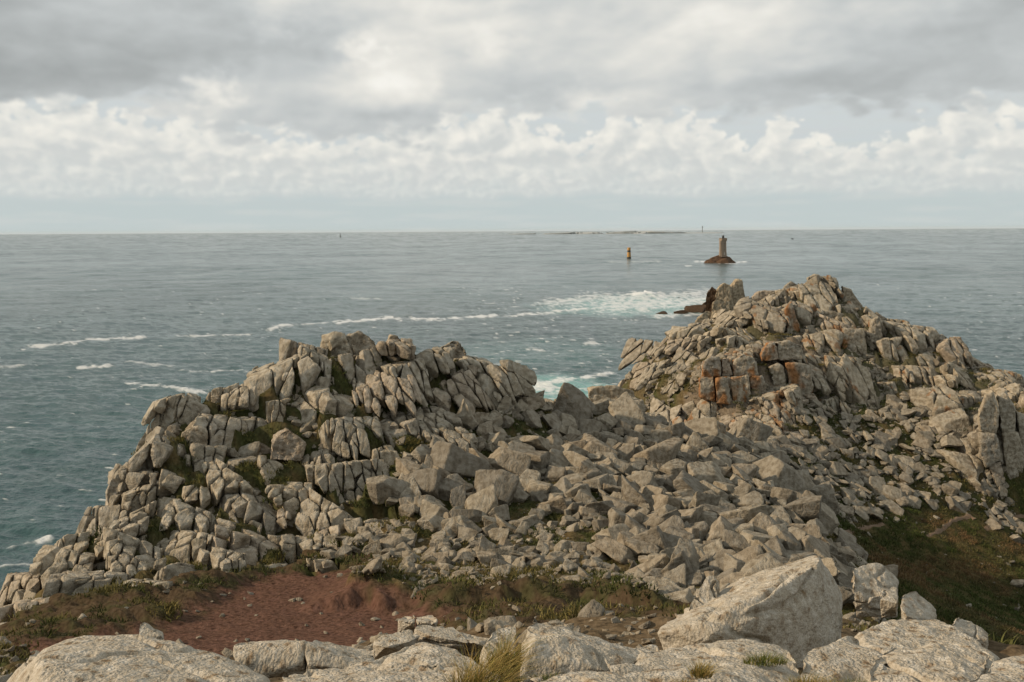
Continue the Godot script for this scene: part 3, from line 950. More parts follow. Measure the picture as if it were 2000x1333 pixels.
# ---------------------------------------------------------------- sea
# foam: [half width, strength, [x, y], ...] as lines on the water
const FOAM := [
	[3.2, 0.8, [60, 678], [140, 672], [175, 664], [215, 661], [275, 661]], [2.2, 0.7, [350, 658], [420, 656], [482, 653]], [3.4, 0.8, [528, 645], [548, 639], [580, 635]], [2.2, 0.6, [575, 636], [680, 627]],
	[3.6, 0.9, [660, 632], [760, 622], [850, 624], [968, 617]], [3.0, 0.9, [985, 617], [1060, 612], [1110, 606], [1150, 603]], [4.0, 0.75, [250, 751], [310, 757], [420, 773]], [2.4, 0.8, [158, 718], [210, 716]], [2.6, 0.65, [372, 726], [470, 724], [500, 730]],
	[2.0, 0.5, [0, 718], [50, 713]], [2.6, 0.5, [250, 707], [330, 715]], [5.0, 0.8, [0, 1074], [50, 1062], [92, 1055]], [3.5, 0.6, [0, 1112], [50, 1104]], [2.0, 0.4, [690, 583], [745, 584]],
	[9.0, 0.7, [1080, 592], [1170, 580], [1260, 583], [1385, 572]], [13.0, 0.8, [1200, 596], [1300, 592], [1390, 585]], [5.0, 1.0, [1235, 578], [1262, 575], [1290, 580]], [4.0, 0.7, [1290, 619], [1380, 614]], [4.0, 0.55, [1190, 606], [1280, 604]],
	[4.5, 0.8, [1000, 748], [1090, 748], [1200, 730]], [3.0, 0.6, [1005, 764], [1100, 742]], [3.0, 0.5, [1020, 776], [1080, 770]], [2.0, 1.0, [1362, 511], [1390, 513], [1440, 514], [1455, 512]], [1.2, 0.9, [1340, 520], [1350, 519]], [1.4, 0.35, [1190, 512], [1290, 511]],
	[2.6, 0.8, [1040, 682], [1055, 686]], [2.6, 0.7, [1145, 670], [1175, 670]], [1.6, 0.5, [1460, 451.5], [1590, 452]]]
# paler, aerated water: x, y, half width, half height, strength
const PALE := [[1080, 770, 130, 38, 1.0], [1250, 598, 170, 22, 0.9], [1150, 600, 120, 16, 0.5], [1050, 690, 160, 30, 0.18]]

func foam_at(x: float, y: float, wx: float, wz: float) -> Vector2:
	var f := 0.0
	for l in FOAM:
		var first: Array = l[2]
		var last: Array = l[-1]
		var reach: float = l[0] * 4.0 + 6.0
		if x < first[0] - reach or x > last[0] + reach: continue
		for k in range(3, l.size()):
			var ax: float = l[k - 1][0]
			var ay: float = l[k - 1][1]
			var bx: float = l[k][0]
			var by: float = l[k][1]
			var t := clampf((x - ax) / maxf(bx - ax, 0.01), 0.0, 1.0)
			var dy := y - lerpf(ay, by, t)
			var dx := x - lerpf(ax, bx, t)
			var q: float = sqrt(dy * dy + dx * dx * 0.08) / l[0]
			if q < 4.0:
				var rag := 0.8 * na.get_noise_2d(wx * 0.25, wz * 0.08) + 0.5 * na.get_noise_2d(wx * 0.9, wz * 0.3)
				f = maxf(f, l[1] * sstep(1.25, 0.2, q + 0.25 + rag * 1.7))
	var pale := 0.0
	for p in PALE:
		var q: float = pow((x - p[0]) / p[2], 2.0) + pow((y - p[1]) / p[3], 2.0)
		if q < 2.5: pale = maxf(pale, p[4] * sstep(1.5, 0.2, q + 0.5 * na.get_noise_2d(wx * 0.1, wz * 0.06)))
	if pale > 0.2: f = maxf(f, sstep(0.12, 0.55, nb.get_noise_2d(wx * 0.08, wz * 0.05) + 0.4 * na.get_noise_2d(wx * 0.6, wz * 0.4) + 0.35 * (pale - 0.6)) * pale * 0.85)
	return Vector2(f, pale)

func build_sea() -> void:
	var rows := 760
	var cols := 620
	var v := PackedVector3Array()
	var c := PackedColorArray()
	var idx := PackedInt32Array()
	for r in rows + 1:
		# rows lie closer together near the shore; the last is at the horizon
		var dy := lerpf(1000.0, 2.4, pow(float(r) / rows, 0.8))
		var d := 50.0 * FOCAL / dy
		for q in cols + 1:
			var x := d * lerpf(-0.68, 0.68, float(q) / cols)
			var z := -d
			var calm := 1.0 / (1.0 + d / 2500.0)
			# swell, wind waves, chop; crests run nearly along x
			var u := x + 0.35 * z
			var w := z - 0.18 * x
			var h := 0.9 * na.get_noise_2d(u * 0.022, w * 0.045) + 0.55 * nb.get_noise_2d(u * 0.045, w * 0.11)
			if d < 2500.0: h += 0.42 * nb.get_noise_2d(u * 0.13 + 30.0, w * 0.26) * sstep(2500.0, 600.0, d)
			var p := Vector3(x, h * calm, z)
			var s := Vector2(-1, -1)
			if d < 12000.0: s = to_px(Vector3(x, 0, z))
			var col := Color(0.030, 0.072, 0.073)
			var patch := nb.get_noise_2d(x * 0.004, z * 0.002)
			col = col * (1.0 + 0.25 * patch)
			if s.x > -60.0 and s.x < 2060.0:
				var f := foam_at(s.x, s.y, x, z)
				col = col.lerp(Color(0.16, 0.36, 0.34), f.y * 0.8)
				# small whitecaps
				if d < 900.0:
					var cap := nb.get_noise_2d(u * 0.10 + 500.0, w * 0.30)
					f.x = maxf(f.x, sstep(0.58, 0.72, cap + 0.12 * sstep(250.0, 60.0, absf(s.x - 1060.0))) * 0.7)
				col = col.lerp(Color(0.74, 0.75, 0.73), f.x)
				p.y += f.x * 0.25 + (2.2 * f.x * sstep(40.0, 8.0, absf(s.x - 1262.0)) if s.y < 584.0 and s.y > 568.0 else 0.0)
			v.append(p)
			c.append(col)
	for r in rows:
		for q in cols:
			var k := r * (cols + 1) + q
			idx.append_array([k, k + cols + 1, k + 1, k + 1, k + cols + 1, k + cols + 2])
	var m := StandardMaterial3D.new()
	m.vertex_color_use_as_albedo = true
	m.roughness = 0.16
	m.metallic_specular = 0.42
	m.normal_enabled = true
	m.normal_texture = noise_tex(noise(0.022, 5, 31), [], 512, true, 9.0)
	m.normal_scale = 0.75
	m.uv1_triplanar = true
	m.uv1_world_triplanar = true
	m.uv1_scale = Vector3(0.045, 0.045, 0.075)
	var nor := smooth_normals(v, idx)
	for k in v.size():                                   # far out the waves are finer than the mesh: they live in the normals
		var p := v[k]
		var far := sstep(350.0, 1100.0, -p.z)
		if far > 0.0:
			var u := p.x + 0.35 * p.z
			var w := p.z - 0.18 * p.x
			var tilt := nb.get_noise_2d(u * 0.012, w * 0.012) + 0.7 * nb.get_noise_2d(u * 0.05, w * 0.03) + 0.8 * nb.get_noise_2d(u * 0.003, w * 0.0015)
			nor[k] = (nor[k] + Vector3(0.05 * na.get_noise_2d(u * 0.05, w * 0.03), 0, 0.16 * tilt) * far).normalized()
	tag(put("sea", array_mesh(v, nor, idx, c), m), "", "", "", "structure")

# ---------------------------------------------------------------- far things
func solid(st: SurfaceTool, rings: Array) -> void:      # rings: arrays of points of one length, from the bottom up; closed at both ends
	st.set_smooth_group(-1)
	var n: int = rings[0].size()
	for r in rings.size() - 1:
		for k in n:
			var a: Vector3 = rings[r][k]
			var b: Vector3 = rings[r][(k + 1) % n]
			var c: Vector3 = rings[r + 1][k]
			var d: Vector3 = rings[r + 1][(k + 1) % n]
			for p in [a, c, b, b, c, d]: st.add_vertex(p)
	for r in [0, rings.size() - 1]:
		var mid := Vector3.ZERO
		for p: Vector3 in rings[r]: mid += p / n
		for k in n:
			var a: Vector3 = rings[r][k]
			var b: Vector3 = rings[r][(k + 1) % n]
			if r == 0: 
				for p in [mid, a, b]: st.add_vertex(p)
			else:
				for p in [mid, b, a]: st.add_vertex(p)

func ring(n: int, r: float, y: float, turn := 0.0, sx := 1.0, sz := 1.0) -> Array:
	var o := []
	for k in n:
		var t := turn - TAU * k / n
		o.append(Vector3(cos(t) * r * sx, y, sin(t) * r * sz))
	return o

func lathe(n: int, profile: Array, turn := 0.0, sx := 1.0, sz := 1.0) -> ArrayMesh:
	var st := SurfaceTool.new()
	st.begin(Mesh.PRIMITIVE_TRIANGLES)
	solid(st, profile.map(func(p): return ring(n, p[0], p[1], turn, sx, sz)))
	st.generate_normals()
	return st.commit()

func boxes(list: Array) -> ArrayMesh:                    # each [middle, size, turn about y]
	var st := SurfaceTool.new()
	st.begin(Mesh.PRIMITIVE_TRIANGLES)
	for e in list:
		var s: Vector3 = e[1] * 0.5
		var b := Basis(Vector3.UP, e[2] if e.size() > 2 else 0.0)
		var rings := []
		for y in [-s.y, s.y]:
			rings.append([Vector3(-s.x, y, s.z), Vector3(s.x, y, s.z), Vector3(s.x, y, -s.z), Vector3(-s.x, y, -s.z)].map(func(p): return b * p + e[0]))
			if y > 0.0: pass
		solid(st, rings)
	st.generate_normals()
	return st.commit()

func paint(c: Color, rough := 0.8) -> StandardMaterial3D:
	var m := StandardMaterial3D.new()
	m.albedo_color = c
	m.roughness = rough
	m.albedo_texture = M.soil_color
	m.uv1_triplanar = true
	m.uv1_world_triplanar = true
	m.uv1_scale = Vector3.ONE * 0.15
	return m

func build_far() -> void:
	var stone := paint(srgb(168, 150, 130))
	var dark := paint(srgb(52, 55, 54), 0.5)
	var white := paint(srgb(226, 222, 212))
	# the lighthouse on its reef
	var base := on_sea(1405, 514)
	var k := -base.z / FOCAL                             # metres a pixel there
	var reef_mat := rock_material(srgb(122, 100, 84), 0.05, 30.0)
	var reef := thing("reef", "brown rock islet ringed with surf under the lighthouse", "islet", base)
	var rn := 0
	for e in [[0.0, [1380, 516], [1386, 504], [1398, 499], [1412, 496.5], [1424, 499], [1431, 506], [1436, 516]], [9.0, [1371, 516], [1376, 509], [1388, 504], [1402, 506], [1410, 516]], [12.0, [1396, 517], [1404, 506], [1418, 503], [1428, 508], [1434, 517]], [3.0, [1424, 516], [1428, 507], [1436, 510], [1442, 516]]]:
		var pts := []
		for j in range(1, e.size()):
			pts.append(at(e[j][0], e[j][1], -base.z - e[0]) - base)
			pts.append(at(lerpf(e[j][0], 1408.0, 0.15), e[j][1] + 1.0, -base.z - e[0] + 16.0) - base)
			if j == 1 or j == e.size() - 1: pts.append(at(lerpf(e[j][0], 1408.0, 0.3), 517.0, -base.z - e[0] - 9.0) - base)
		put("rock", hero_mesh([pts], 22, 0.09, 1.8, 300 + rn), reef_mat, reef)
		rn += 1
	var foot := at(1412.0, 498.5, -base.z)
	var t := thing("lighthouse", "square stone lighthouse with crenellated top on an islet", "lighthouse", foot)
	t.rotation.y = deg_to_rad(16)
	t.scale = Vector3(0.8, 0.9, 0.8)
	var shaft := put("tower", lathe(4, [[7.6, -3.0], [7.4, 0.0], [6.7, 8.0], [6.2, 22.0], [6.2, 22.3], [7.5, 23.6], [7.5, 26.2], [6.3, 26.2], [6.3, 25.2]], PI / 4), stone, t)
	var cren := []
	for sd in 4:
		for j in 3:
			var b := Basis(Vector3.UP, sd * PI / 2)
			cren.append([b * Vector3(-4.4 + 4.4 * j, 27.0, 4.75), Vector3(1.9, 1.7, 1.0), sd * PI / 2])
	for e in cren: put("merlon", boxes([e]), stone, shaft)
	put("stair_turret", lathe(10, [[2.6, -2.0], [2.5, 18.0], [2.9, 19.5], [2.9, 22.6], [0.4, 25.0]]), stone, t).position = Vector3(-5.4, 0, 1.5)
	var lantern := put("lantern", lathe(12, [[1.7, 26.2], [1.7, 27.4], [2.1, 27.6], [2.0, 30.2], [2.3, 30.4], [1.6, 31.7], [0.3, 32.3], [0.25, 33.4], [0.08, 33.6]]), dark, t)
	lantern.position = Vector3.ZERO
	put("door", boxes([[Vector3(0.6, 2.3, 5.22), Vector3(1.7, 4.2, 0.5)]]), white, shaft)
	for y in [9.0, 14.0, 19.0]: put("window", boxes([[Vector3(0.6, y, 4.85), Vector3(0.9, 1.6, 0.3)]]), dark, shaft)
	# the beacon tower
	var bp := on_sea(1228.5, 505.5)
	var s := -bp.z / FOCAL
	var be := thing("beacon_tower", "yellow beacon tower with a black band standing in the sea", "beacon", bp)
	var yel := paint(srgb(222, 170, 92))
	put("foot", lathe(16, [[4.6 * s, -3.0], [4.5 * s, 2.6 * s], [4.1 * s, 3.4 * s]]), dark, be)
	put("lower_drum", lathe(16, [[3.75 * s, 3.4 * s], [3.4 * s, 12.6 * s]]), yel, be)
	put("band", lathe(16, [[3.3 * s, 12.6 * s], [3.3 * s, 16.2 * s]]), dark, be)
	put("upper_drum", lathe(16, [[3.3 * s, 16.2 * s], [3.2 * s, 21.4 * s], [2.2 * s, 21.6 * s]]), yel, be)
	# far mark at the left, the low island at the horizon with its own lighthouse, a boat
	var fp := on_sea(664.5, 464.0)
	s = -fp.z / FOCAL
	var far := thing("sea_mark", "tiny dark marker tower at the horizon on the left", "sea mark", fp)
	put("pillar", lathe(8, [[1.1 * s, -5.0], [0.9 * s, 3.6 * s]]), dark, far)
	put("topmark", lathe(6, [[0.5 * s, 3.6 * s], [0.25 * s, 5.6 * s], [0.6 * s, 6.4 * s], [0.6 * s, 7.4 * s], [0.1 * s, 7.6 * s]]), dark, far)
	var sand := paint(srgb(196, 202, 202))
	var isle := thing("low_island", "flat dark island with tiny white houses along the horizon", "island", on_sea(1250, 456.5))
	s = -isle.position.z / FOCAL
	var bit := 0
	for e in [[1020, 1.0, 60], [1090, 1.6, 55], [1150, 2.4, 60], [1210, 3.0, 55], [1262, 3.0, 60], [1310, 2.0, 60], [1375, 1.5, 70]]:
		var o := put("shore", rock_shape(0.5, 10, 400 + bit), sand, isle)
		o.position = Vector3((e[0] - 1250.0) * s, 0.0, -bit * 12.0)
		o.scale = Vector3(e[2] * s * 0.62, e[1] * s * 3.0, e[2] * s * 0.3)
		bit += 1
	for h in 34:
		var x := rng.randf_range(1110, 1345)
		var o := put("house", boxes([[Vector3.ZERO, Vector3(rng.randf_range(1.8, 5.0) * s, rng.randf_range(1.2, 2.4) * s, 2.0 * s)]]), white if rng.randf() < 0.6 else sand, isle)
		o.position = Vector3((x - 1250.0) * s, 1.2 * s + rng.randf_range(0.2, 1.2) * s, 190.0 - h)
	var lp := on_sea(1372, 455.0)
	s = -lp.z / FOCAL
	var fl := thing("distant_lighthouse", "tiny dark lighthouse rising above the horizon beyond the islet", "lighthouse", lp)
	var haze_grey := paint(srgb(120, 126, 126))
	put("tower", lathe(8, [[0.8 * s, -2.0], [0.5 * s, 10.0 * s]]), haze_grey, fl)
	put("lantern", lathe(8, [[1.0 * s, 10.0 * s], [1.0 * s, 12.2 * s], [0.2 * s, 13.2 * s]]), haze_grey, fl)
	var op := on_sea(1548, 467.5)
	s = -op.z / FOCAL
	var boat := thing("boat", "tiny dark boat on the sea right of the lighthouse", "boat", op)
	var st := SurfaceTool.new()
	st.begin(Mesh.PRIMITIVE_TRIANGLES)
	solid(st, [[Vector3(-2.0, -0.3, 0.5), Vector3(2.0, -0.3, 0.5), Vector3(2.6, -0.3, 0), Vector3(2.0, -0.3, -0.5), Vector3(-2.0, -0.3, -0.5)].map(func(p): return p * s), [Vector3(-2.4, 0.8, 0.8), Vector3(2.4, 0.9, 0.8), Vector3(3.4, 1.2, 0), Vector3(2.4, 0.9, -0.8), Vector3(-2.4, 0.8, -0.8)].map(func(p): return p * s)])
	st.generate_normals()
	put("hull", st.commit(), dark, boat)
	put("cabin", boxes([[Vector3(-0.6, 1.4, 0) * s, Vector3(1.6, 1.3, 1.0) * s]]), dark, boat)
	# the sea stack behind the farther ridge and the low reef rocks at its foot
	var sm := rock_material(srgb(192, 182, 164), 0.2, 14.0)
	var wet := rock_material(srgb(92, 78, 66), 0.12, 12.0)
	var stack := thing("sea_stack", "rounded rock stack rising behind the farther ridge", "sea stack", at(1415, 640, 210))
	var sn := 0
	for e in [[208.0, [1426, 630], [1424, 556], [1438, 541], [1452, 546], [1458, 580], [1466, 630]], [207.0, [1394, 640], [1396, 562], [1412, 550], [1428, 556], [1434, 600], [1436, 640]], [209.5, [1376, 630], [1379, 572], [1390, 556], [1402, 566], [1404, 630]], [205.5, [1384, 650], [1390, 590], [1404, 582], [1426, 588], [1432, 650]], [206.0, [1344, 660], [1360, 620], [1380, 606], [1396, 612], [1404, 660]]]:
		var pts := []
		for j in range(1, e.size()):
			pts.append(at(e[j][0], e[j][1], e[0]) - stack.position)
			pts.append(at(lerpf(e[j][0], 1415.0, 0.12), lerpf(e[j][1], 640.0, 0.06), e[0] + 5.0) - stack.position)
		put("block", hero_mesh([pts], 18, 0.09, 0.35, 500 + sn), wet if sn == 2 else sm, stack)
		sn += 1
	for e in [[1294, 614, 17, 9, "small pointed dark rock in the surf, leftmost of the low reef"], [1330, 613, 16, 12, "low dark reef rock in the surf beside the sea stack"], [1358, 610, 24, 16, "broad dark reef rock joining the foot of the sea stack"], [1382, 606, 14, 28, "tallest dark reef rock against the sea stack"], [1325, 582, 6, 3, "tiny dark rock awash in the white surf"]]:
		var p := on_sea(e[0], e[1])
		var q := -p.z / FOCAL
		var o := put("reef_rock", rock_shape(0.9, 14, 600 + e[0]), wet)
		o.transform = Transform3D(Basis.from_scale(Vector3(e[2] * q * 1.05, e[3] * q * 1.15, e[2] * q * 0.8)), p + Vector3(0, -1.0, 0))
		tag(o, e[4], "reef rock", "dark reef rocks in the surf")

# ---------------------------------------------------------------- near rocks
func hull_planes(pts: Array, mid: Vector3) -> Array:
	var n := PackedVector3Array()
	var d := PackedFloat32Array()
	var m := pts.size()
	for i in m:
		for j in range(i + 1, m):
			for k in range(j + 1, m):
				var a: Vector3 = pts[i]
				var w: Vector3 = (pts[j] - a).cross(pts[k] - a)
				if w.length() < 1e-6: continue
				w = w.normalized()
				var o := w.dot(a - mid)
				if o < 0.0:
					w = -w
					o = -o
				var ok := o > 1e-4
				for q in m:
					if not ok: break
					if w.dot(pts[q] - mid) > o + 1e-4: ok = false
				if not ok: continue
				for q in n.size():
					if n[q].dot(w) > 0.9995: ok = false
				if ok:
					n.append(w)
					d.append(o)
	return [n, d]

# one mesh from a few rounded hulls round the given points; relief is in metres
func hero_mesh(hulls: Array, f: int, coarse: float, fine: float, seed_: int, tone := Color(0, 0, 0, 0), stain := 0.0) -> ArrayMesh:
	var colors := PackedColorArray()
	var v := PackedVector3Array()
	var nn := PackedVector3Array()
	var idx := PackedInt32Array()
	var s := sphere(f)
	for pts in hulls:
		var mid := Vector3.ZERO
		for p: Vector3 in pts: mid += p / pts.size()
		var pl := hull_planes(pts, mid)
		var g2 := RandomNumberGenerator.new()
		g2.seed = seed_ * 31 + 7
		for c2 in 7:
			var w2 := Vector3(g2.randfn(), absf(g2.randfn()) * 0.8, g2.randfn()).normalized()
			var most := 0.0
			for p: Vector3 in pts: most = maxf(most, w2.dot(p - mid))
			pl[0].append(w2)
			pl[1].append(most * g2.randf_range(0.84, 0.95))
		var size := 0.0
		for p: Vector3 in pts: size = maxf(size, (p - mid).length())
		# sample directions are spread to suit the body's own proportions
		var lo: Vector3 = pts[0]
		var hi: Vector3 = pts[0]
		for p: Vector3 in pts:
			lo = lo.min(p)
			hi = hi.max(p)
		var ext := (hi - lo).max(Vector3.ONE * 0.05)
		var dirs := PackedVector3Array()
		for u: Vector3 in s.v: dirs.append((u * ext).normalized())
		var hl := hull(dirs, pl[0], pl[1], size * 1.05)
		var part := PackedVector3Array()
		for k in dirs.size():
			var o: Vector3 = dirs[k] * hl[0][k]
			var a := (o + mid) / size
			var off := Vector3(seed_ * 3.1, seed_ * 1.7, 0)
			var ds: float = 0.5 * coarse * size * na.get_noise_3dv(a * 2.2 + off) + fine * (0.4 * na.get_noise_3dv(o * 2.6 + off) + 0.3 * nb.get_noise_3dv(o * 3.2 + off))
			# weathered grooves
			var g := na.get_noise_3dv(Vector3(o.x * 0.9, o.y * 2.2, o.z * 0.9) / size * 1.6 + off * 2.0)
			ds -= fine * 0.9 * sstep(0.06, 0.0, absf(g))
			ds += fine * (0.7 * chip.get_noise_3dv(o * 0.8 + off) + 0.22 * chip.get_noise_3dv(o * 3.1 + off))
			part.append(o + hl[1][k] * ds + mid)
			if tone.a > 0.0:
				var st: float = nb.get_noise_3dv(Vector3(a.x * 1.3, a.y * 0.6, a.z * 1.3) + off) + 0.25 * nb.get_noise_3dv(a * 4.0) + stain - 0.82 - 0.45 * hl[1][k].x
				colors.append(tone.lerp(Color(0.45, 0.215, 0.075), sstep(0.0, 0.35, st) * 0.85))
		var geo := smooth_normals(part, s.i)
		var first := v.size()
		v.append_array(part)
		nn.append_array(geo)
		for q: int in s.i: idx.append(q + first)
	return array_mesh(v, nn, idx, colors)

func pixels(list: Array) -> Array:                       # [x, y, metres out] -> places
	return list.map(func(e): return at(e[0], e[1], e[2]))

func near_rock(label: String, hulls: Array, f: int, coarse: float, fine: float, seed_: int, mat: Material = null, called := "rock", group := "foreground rocks") -> void:
	var places := hulls.map(func(h): return pixels(h))
	var mid := Vector3.ZERO
	for p: Vector3 in places[0]: mid += p / places[0].size()
	mid.y -= 0.4
	for h in places:
		for k in h.size(): h[k] -= mid
	var o := put(called, hero_mesh(places, f, coarse, fine, seed_), mat if mat else M.near)
	o.position = mid
	tag(o, label, "rock", group)

func build_near() -> void:
	near_rock("broad smooth grey boulder with grooved end at the lower left corner", [[[8, 1345, 10.2], [78, 1262, 10.8], [160, 1238, 11.2], [275, 1236, 11.4], [395, 1262, 11.2], [500, 1300, 10.8], [585, 1345, 10.4], [70, 1290, 9.8], [110, 1272, 10.2], [90, 1420, 8.6], [500, 1420, 8.6], [0, 1430, 9.2], [600, 1400, 9.6], [200, 1300, 13], [450, 1330, 13]], [[0, 1345, 10.3], [30, 1300, 10.4], [76, 1266, 10.6], [82, 1300, 9.9], [60, 1420, 9.0], [-10, 1420, 9.4], [60, 1320, 11.5]]], 44, 0.03, 0.07, 1)
	near_rock("split grey rock with square left end behind the smooth boulder", [[[449, 1259, 13.2], [470, 1253, 13.8], [585, 1247, 14.0], [600, 1256, 13.2], [590, 1300, 12.9], [455, 1285, 12.9], [470, 1330, 12.8], [600, 1330, 13], [520, 1290, 15]], [[590, 1252, 13.2], [620, 1248, 13.8], [690, 1262, 14], [735, 1284, 13.6], [725, 1310, 13.0], [600, 1300, 12.9], [600, 1340, 13], [720, 1340, 13], [650, 1290, 15]]], 34, 0.03, 0.06, 2)
	near_rock("long pale rock sloping left, in front of the flat slabs", [[[640, 1312, 10.6], [730, 1278, 11.4], [838, 1244, 12.0], [860, 1248, 12.0], [945, 1290, 11.2], [1000, 1330, 10.6], [700, 1345, 9.8], [860, 1300, 10.6], [640, 1420, 9.4], [960, 1420, 9.2], [800, 1300, 13.5]], [[540, 1322, 10.2], [600, 1302, 10.8], [700, 1300, 10.8], [760, 1345, 9.8], [560, 1400, 9.6], [760, 1400, 9.4], [650, 1340, 11.8]]], 44, 0.03, 0.08, 3)
	near_rock("low pale ledge along the bottom edge left of the grass tuft", [[[430, 1336, 9.0], [560, 1322, 9.4], [760, 1322, 9.2], [905, 1300, 9.6], [930, 1333, 9.0], [430, 1420, 8.2], [930, 1420, 8.2], [650, 1345, 10.4]]], 38, 0.03, 0.06, 4)
	near_rock("smooth pale slab with rounded end, lowest of the flat slabs", [[[722, 1258, 19.4], [745, 1240, 19.8], [800, 1226, 20.2], [826, 1238, 20.0], [800, 1254, 19.4], [752, 1266, 19.0], [730, 1290, 19.4], [820, 1290, 19.8], [770, 1260, 21.4]]], 26, 0.03, 0.07, 5)
	near_rock("wide pale slab above the lowest flat slab", [[[800, 1226, 20.4], [822, 1217, 21.0], [885, 1221, 21.2], [915, 1246, 20.4], [916, 1257, 20.0], [826, 1240, 20.2], [820, 1280, 20.4], [915, 1285, 20.4], [860, 1250, 22.4]]], 26, 0.03, 0.07, 6)
	near_rock("thin pale slab at the right end of the flat slabs", [[[884, 1232, 21.0], [920, 1236, 21.0], [965, 1246, 20.6], [940, 1257, 20.0], [900, 1252, 20.2], [900, 1285, 20.6], [960, 1285, 20.6], [920, 1250, 22.2]]], 22, 0.03, 0.06, 7)
	near_rock("flat pale ledge of two slabs at the foot of the red bank", [[[773, 1213, 23.4], [788, 1201, 24.0], [812, 1202, 24.0], [812, 1216, 23.0], [775, 1240, 23.4], [812, 1240, 23.4], [795, 1220, 25.5]], [[810, 1204, 24.0], [845, 1200, 24.2], [858, 1210, 23.4], [850, 1217, 22.9], [812, 1216, 23.0], [812, 1240, 23.4], [852, 1240, 23.4], [830, 1220, 25.5]]], 22, 0.03, 0.06, 8)
	near_rock("pale rounded rock hugging the left side of the tall grass tuft", [[[937, 1268, 11.4], [960, 1232, 12.0], [985, 1215, 12.4], [1010, 1217, 12.4], [1012, 1300, 11.2], [940, 1300, 11.2], [935, 1350, 11.4], [1020, 1350, 11.4], [980, 1270, 13.8]]], 30, 0.03, 0.06, 9)
	near_rock("wedge-shaped grey rock with lichened crest right of the tall grass tuft", [[[1004, 1262, 10.9], [1022, 1222, 11.6], [1042, 1207, 12.0], [1082, 1212, 12.0], [1110, 1232, 11.6], [1205, 1252, 11.8], [1285, 1274, 11.8], [1280, 1300, 11.2], [1190, 1312, 10.6], [1002, 1320, 10.4], [1010, 1370, 10.4], [1280, 1350, 11.2], [1100, 1280, 14.0], [1040, 1246, 10.8], [1098, 1244, 11.0]], [[1078, 1222, 12.4], [1106, 1211, 12.8], [1120, 1220, 12.6], [1118, 1270, 12.4], [1075, 1270, 12.4], [1100, 1250, 13.6]]], 46, 0.03, 0.09, 10)
	near_rock("pale domed rock cut by the bottom edge, right of centre", [[[1005, 1345, 8.4], [1070, 1316, 8.8], [1140, 1298, 9.2], [1200, 1302, 9.2], [1262, 1345, 8.6], [1000, 1420, 7.8], [1270, 1420, 7.9], [1140, 1330, 10.4], [1150, 1345, 8.0]], [[1012, 1326, 8.8], [1030, 1314, 9.1], [1062, 1318, 9.0], [1060, 1345, 8.6], [1010, 1350, 8.6], [1040, 1345, 9.6]]], 40, 0.03, 0.07, 11)
	near_rock("wide lichen-spotted ledge below the great boulder", [[[1180, 1300, 10.2], [1270, 1264, 11.4], [1360, 1252, 12.2], [1480, 1238, 12.6], [1535, 1256, 12.2], [1570, 1300, 11.0], [1580, 1350, 10.0], [1200, 1345, 9.4], [1400, 1320, 9.8], [1180, 1420, 9.0], [1580, 1420, 9.2], [1400, 1300, 14]], [[1178, 1296, 10.8], [1230, 1258, 11.8], [1288, 1254, 12.2], [1300, 1290, 11.4], [1200, 1345, 10.2], [1300, 1345, 10.6], [1250, 1290, 13]]], 52, 0.03, 0.09, 12)
	near_rock("great pale boulder with sunlit sloping top and shaded face", [
		[[1274, 1240, 14.0], [1284, 1224, 14.6], [1330, 1192, 15.6], [1440, 1130, 16.6], [1500, 1098, 16.9], [1592, 1074, 16.6], [1612, 1080, 16.2], [1604, 1094, 15.5], [1532, 1140, 14.6], [1470, 1180, 14.1], [1396, 1196, 14.0], [1392, 1242, 13.7], [1300, 1262, 13.7], [1400, 1300, 13.8], [1560, 1330, 14.0], [1645, 1320, 15.0], [1650, 1190, 15.8], [1652, 1160, 16.4], [1640, 1110, 16.9], [1500, 1260, 18.6], [1290, 1290, 14.2], [1640, 1250, 18.4]],
		[[1338, 1196, 15.2], [1362, 1150, 15.6], [1386, 1114, 15.9], [1398, 1112, 15.9], [1408, 1136, 15.8], [1404, 1175, 15.4], [1350, 1230, 15.2], [1420, 1230, 15.6], [1390, 1170, 16.8]]], 60, 0.022, 0.08, 13, null, "great_boulder")
	near_rock("craggy pale rock with two crests at the lower right", [[[1558, 1276, 11.0], [1640, 1242, 12.0], [1726, 1207, 12.8], [1772, 1212, 12.8], [1800, 1228, 12.4], [1830, 1203, 13.0], [1862, 1208, 13.0], [1900, 1238, 12.6], [1962, 1270, 12.0], [1950, 1290, 11.2], [1560, 1340, 10.2], [1900, 1345, 10.2], [1560, 1420, 9.6], [1960, 1420, 9.8], [1760, 1260, 15]], [[1686, 1325, 10.0], [1700, 1290, 10.5], [1738, 1258, 11.2], [1762, 1264, 11.0], [1775, 1275, 10.6], [1822, 1250, 11.2], [1848, 1262, 10.8], [1950, 1272, 11.2], [1900, 1345, 9.6], [1690, 1400, 9.2], [1900, 1400, 9.2], [1800, 1300, 12.4]]], 54, 0.03, 0.10, 14)
	near_rock("grey rock cut by the lower right corner", [[[1860, 1345, 8.2], [1930, 1300, 9.0], [1942, 1286, 9.4], [2000, 1268, 9.6], [2080, 1270, 9.6], [2100, 1345, 8.6], [1850, 1420, 7.8], [2100, 1420, 7.8], [1990, 1300, 10.8]]], 36, 0.03, 0.08, 15)
	near_rock("upright pale stone standing at the edge of the red hollow", [[[268, 1240, 15.0], [272, 1214, 15.3], [283, 1213, 15.4], [322, 1232, 15.4], [324, 1246, 15.0], [270, 1270, 15.0], [322, 1270, 15.0], [296, 1240, 16.0]]], 20, 0.04, 0.05, 16)
	near_rock("low pale hump left of the flat slabs", [[[640, 1276, 15.6], [690, 1263, 16.2], [735, 1268, 16.0], [735, 1284, 15.2], [650, 1300, 15.4], [730, 1300, 15.4], [690, 1285, 17]]], 22, 0.03, 0.05, 17)
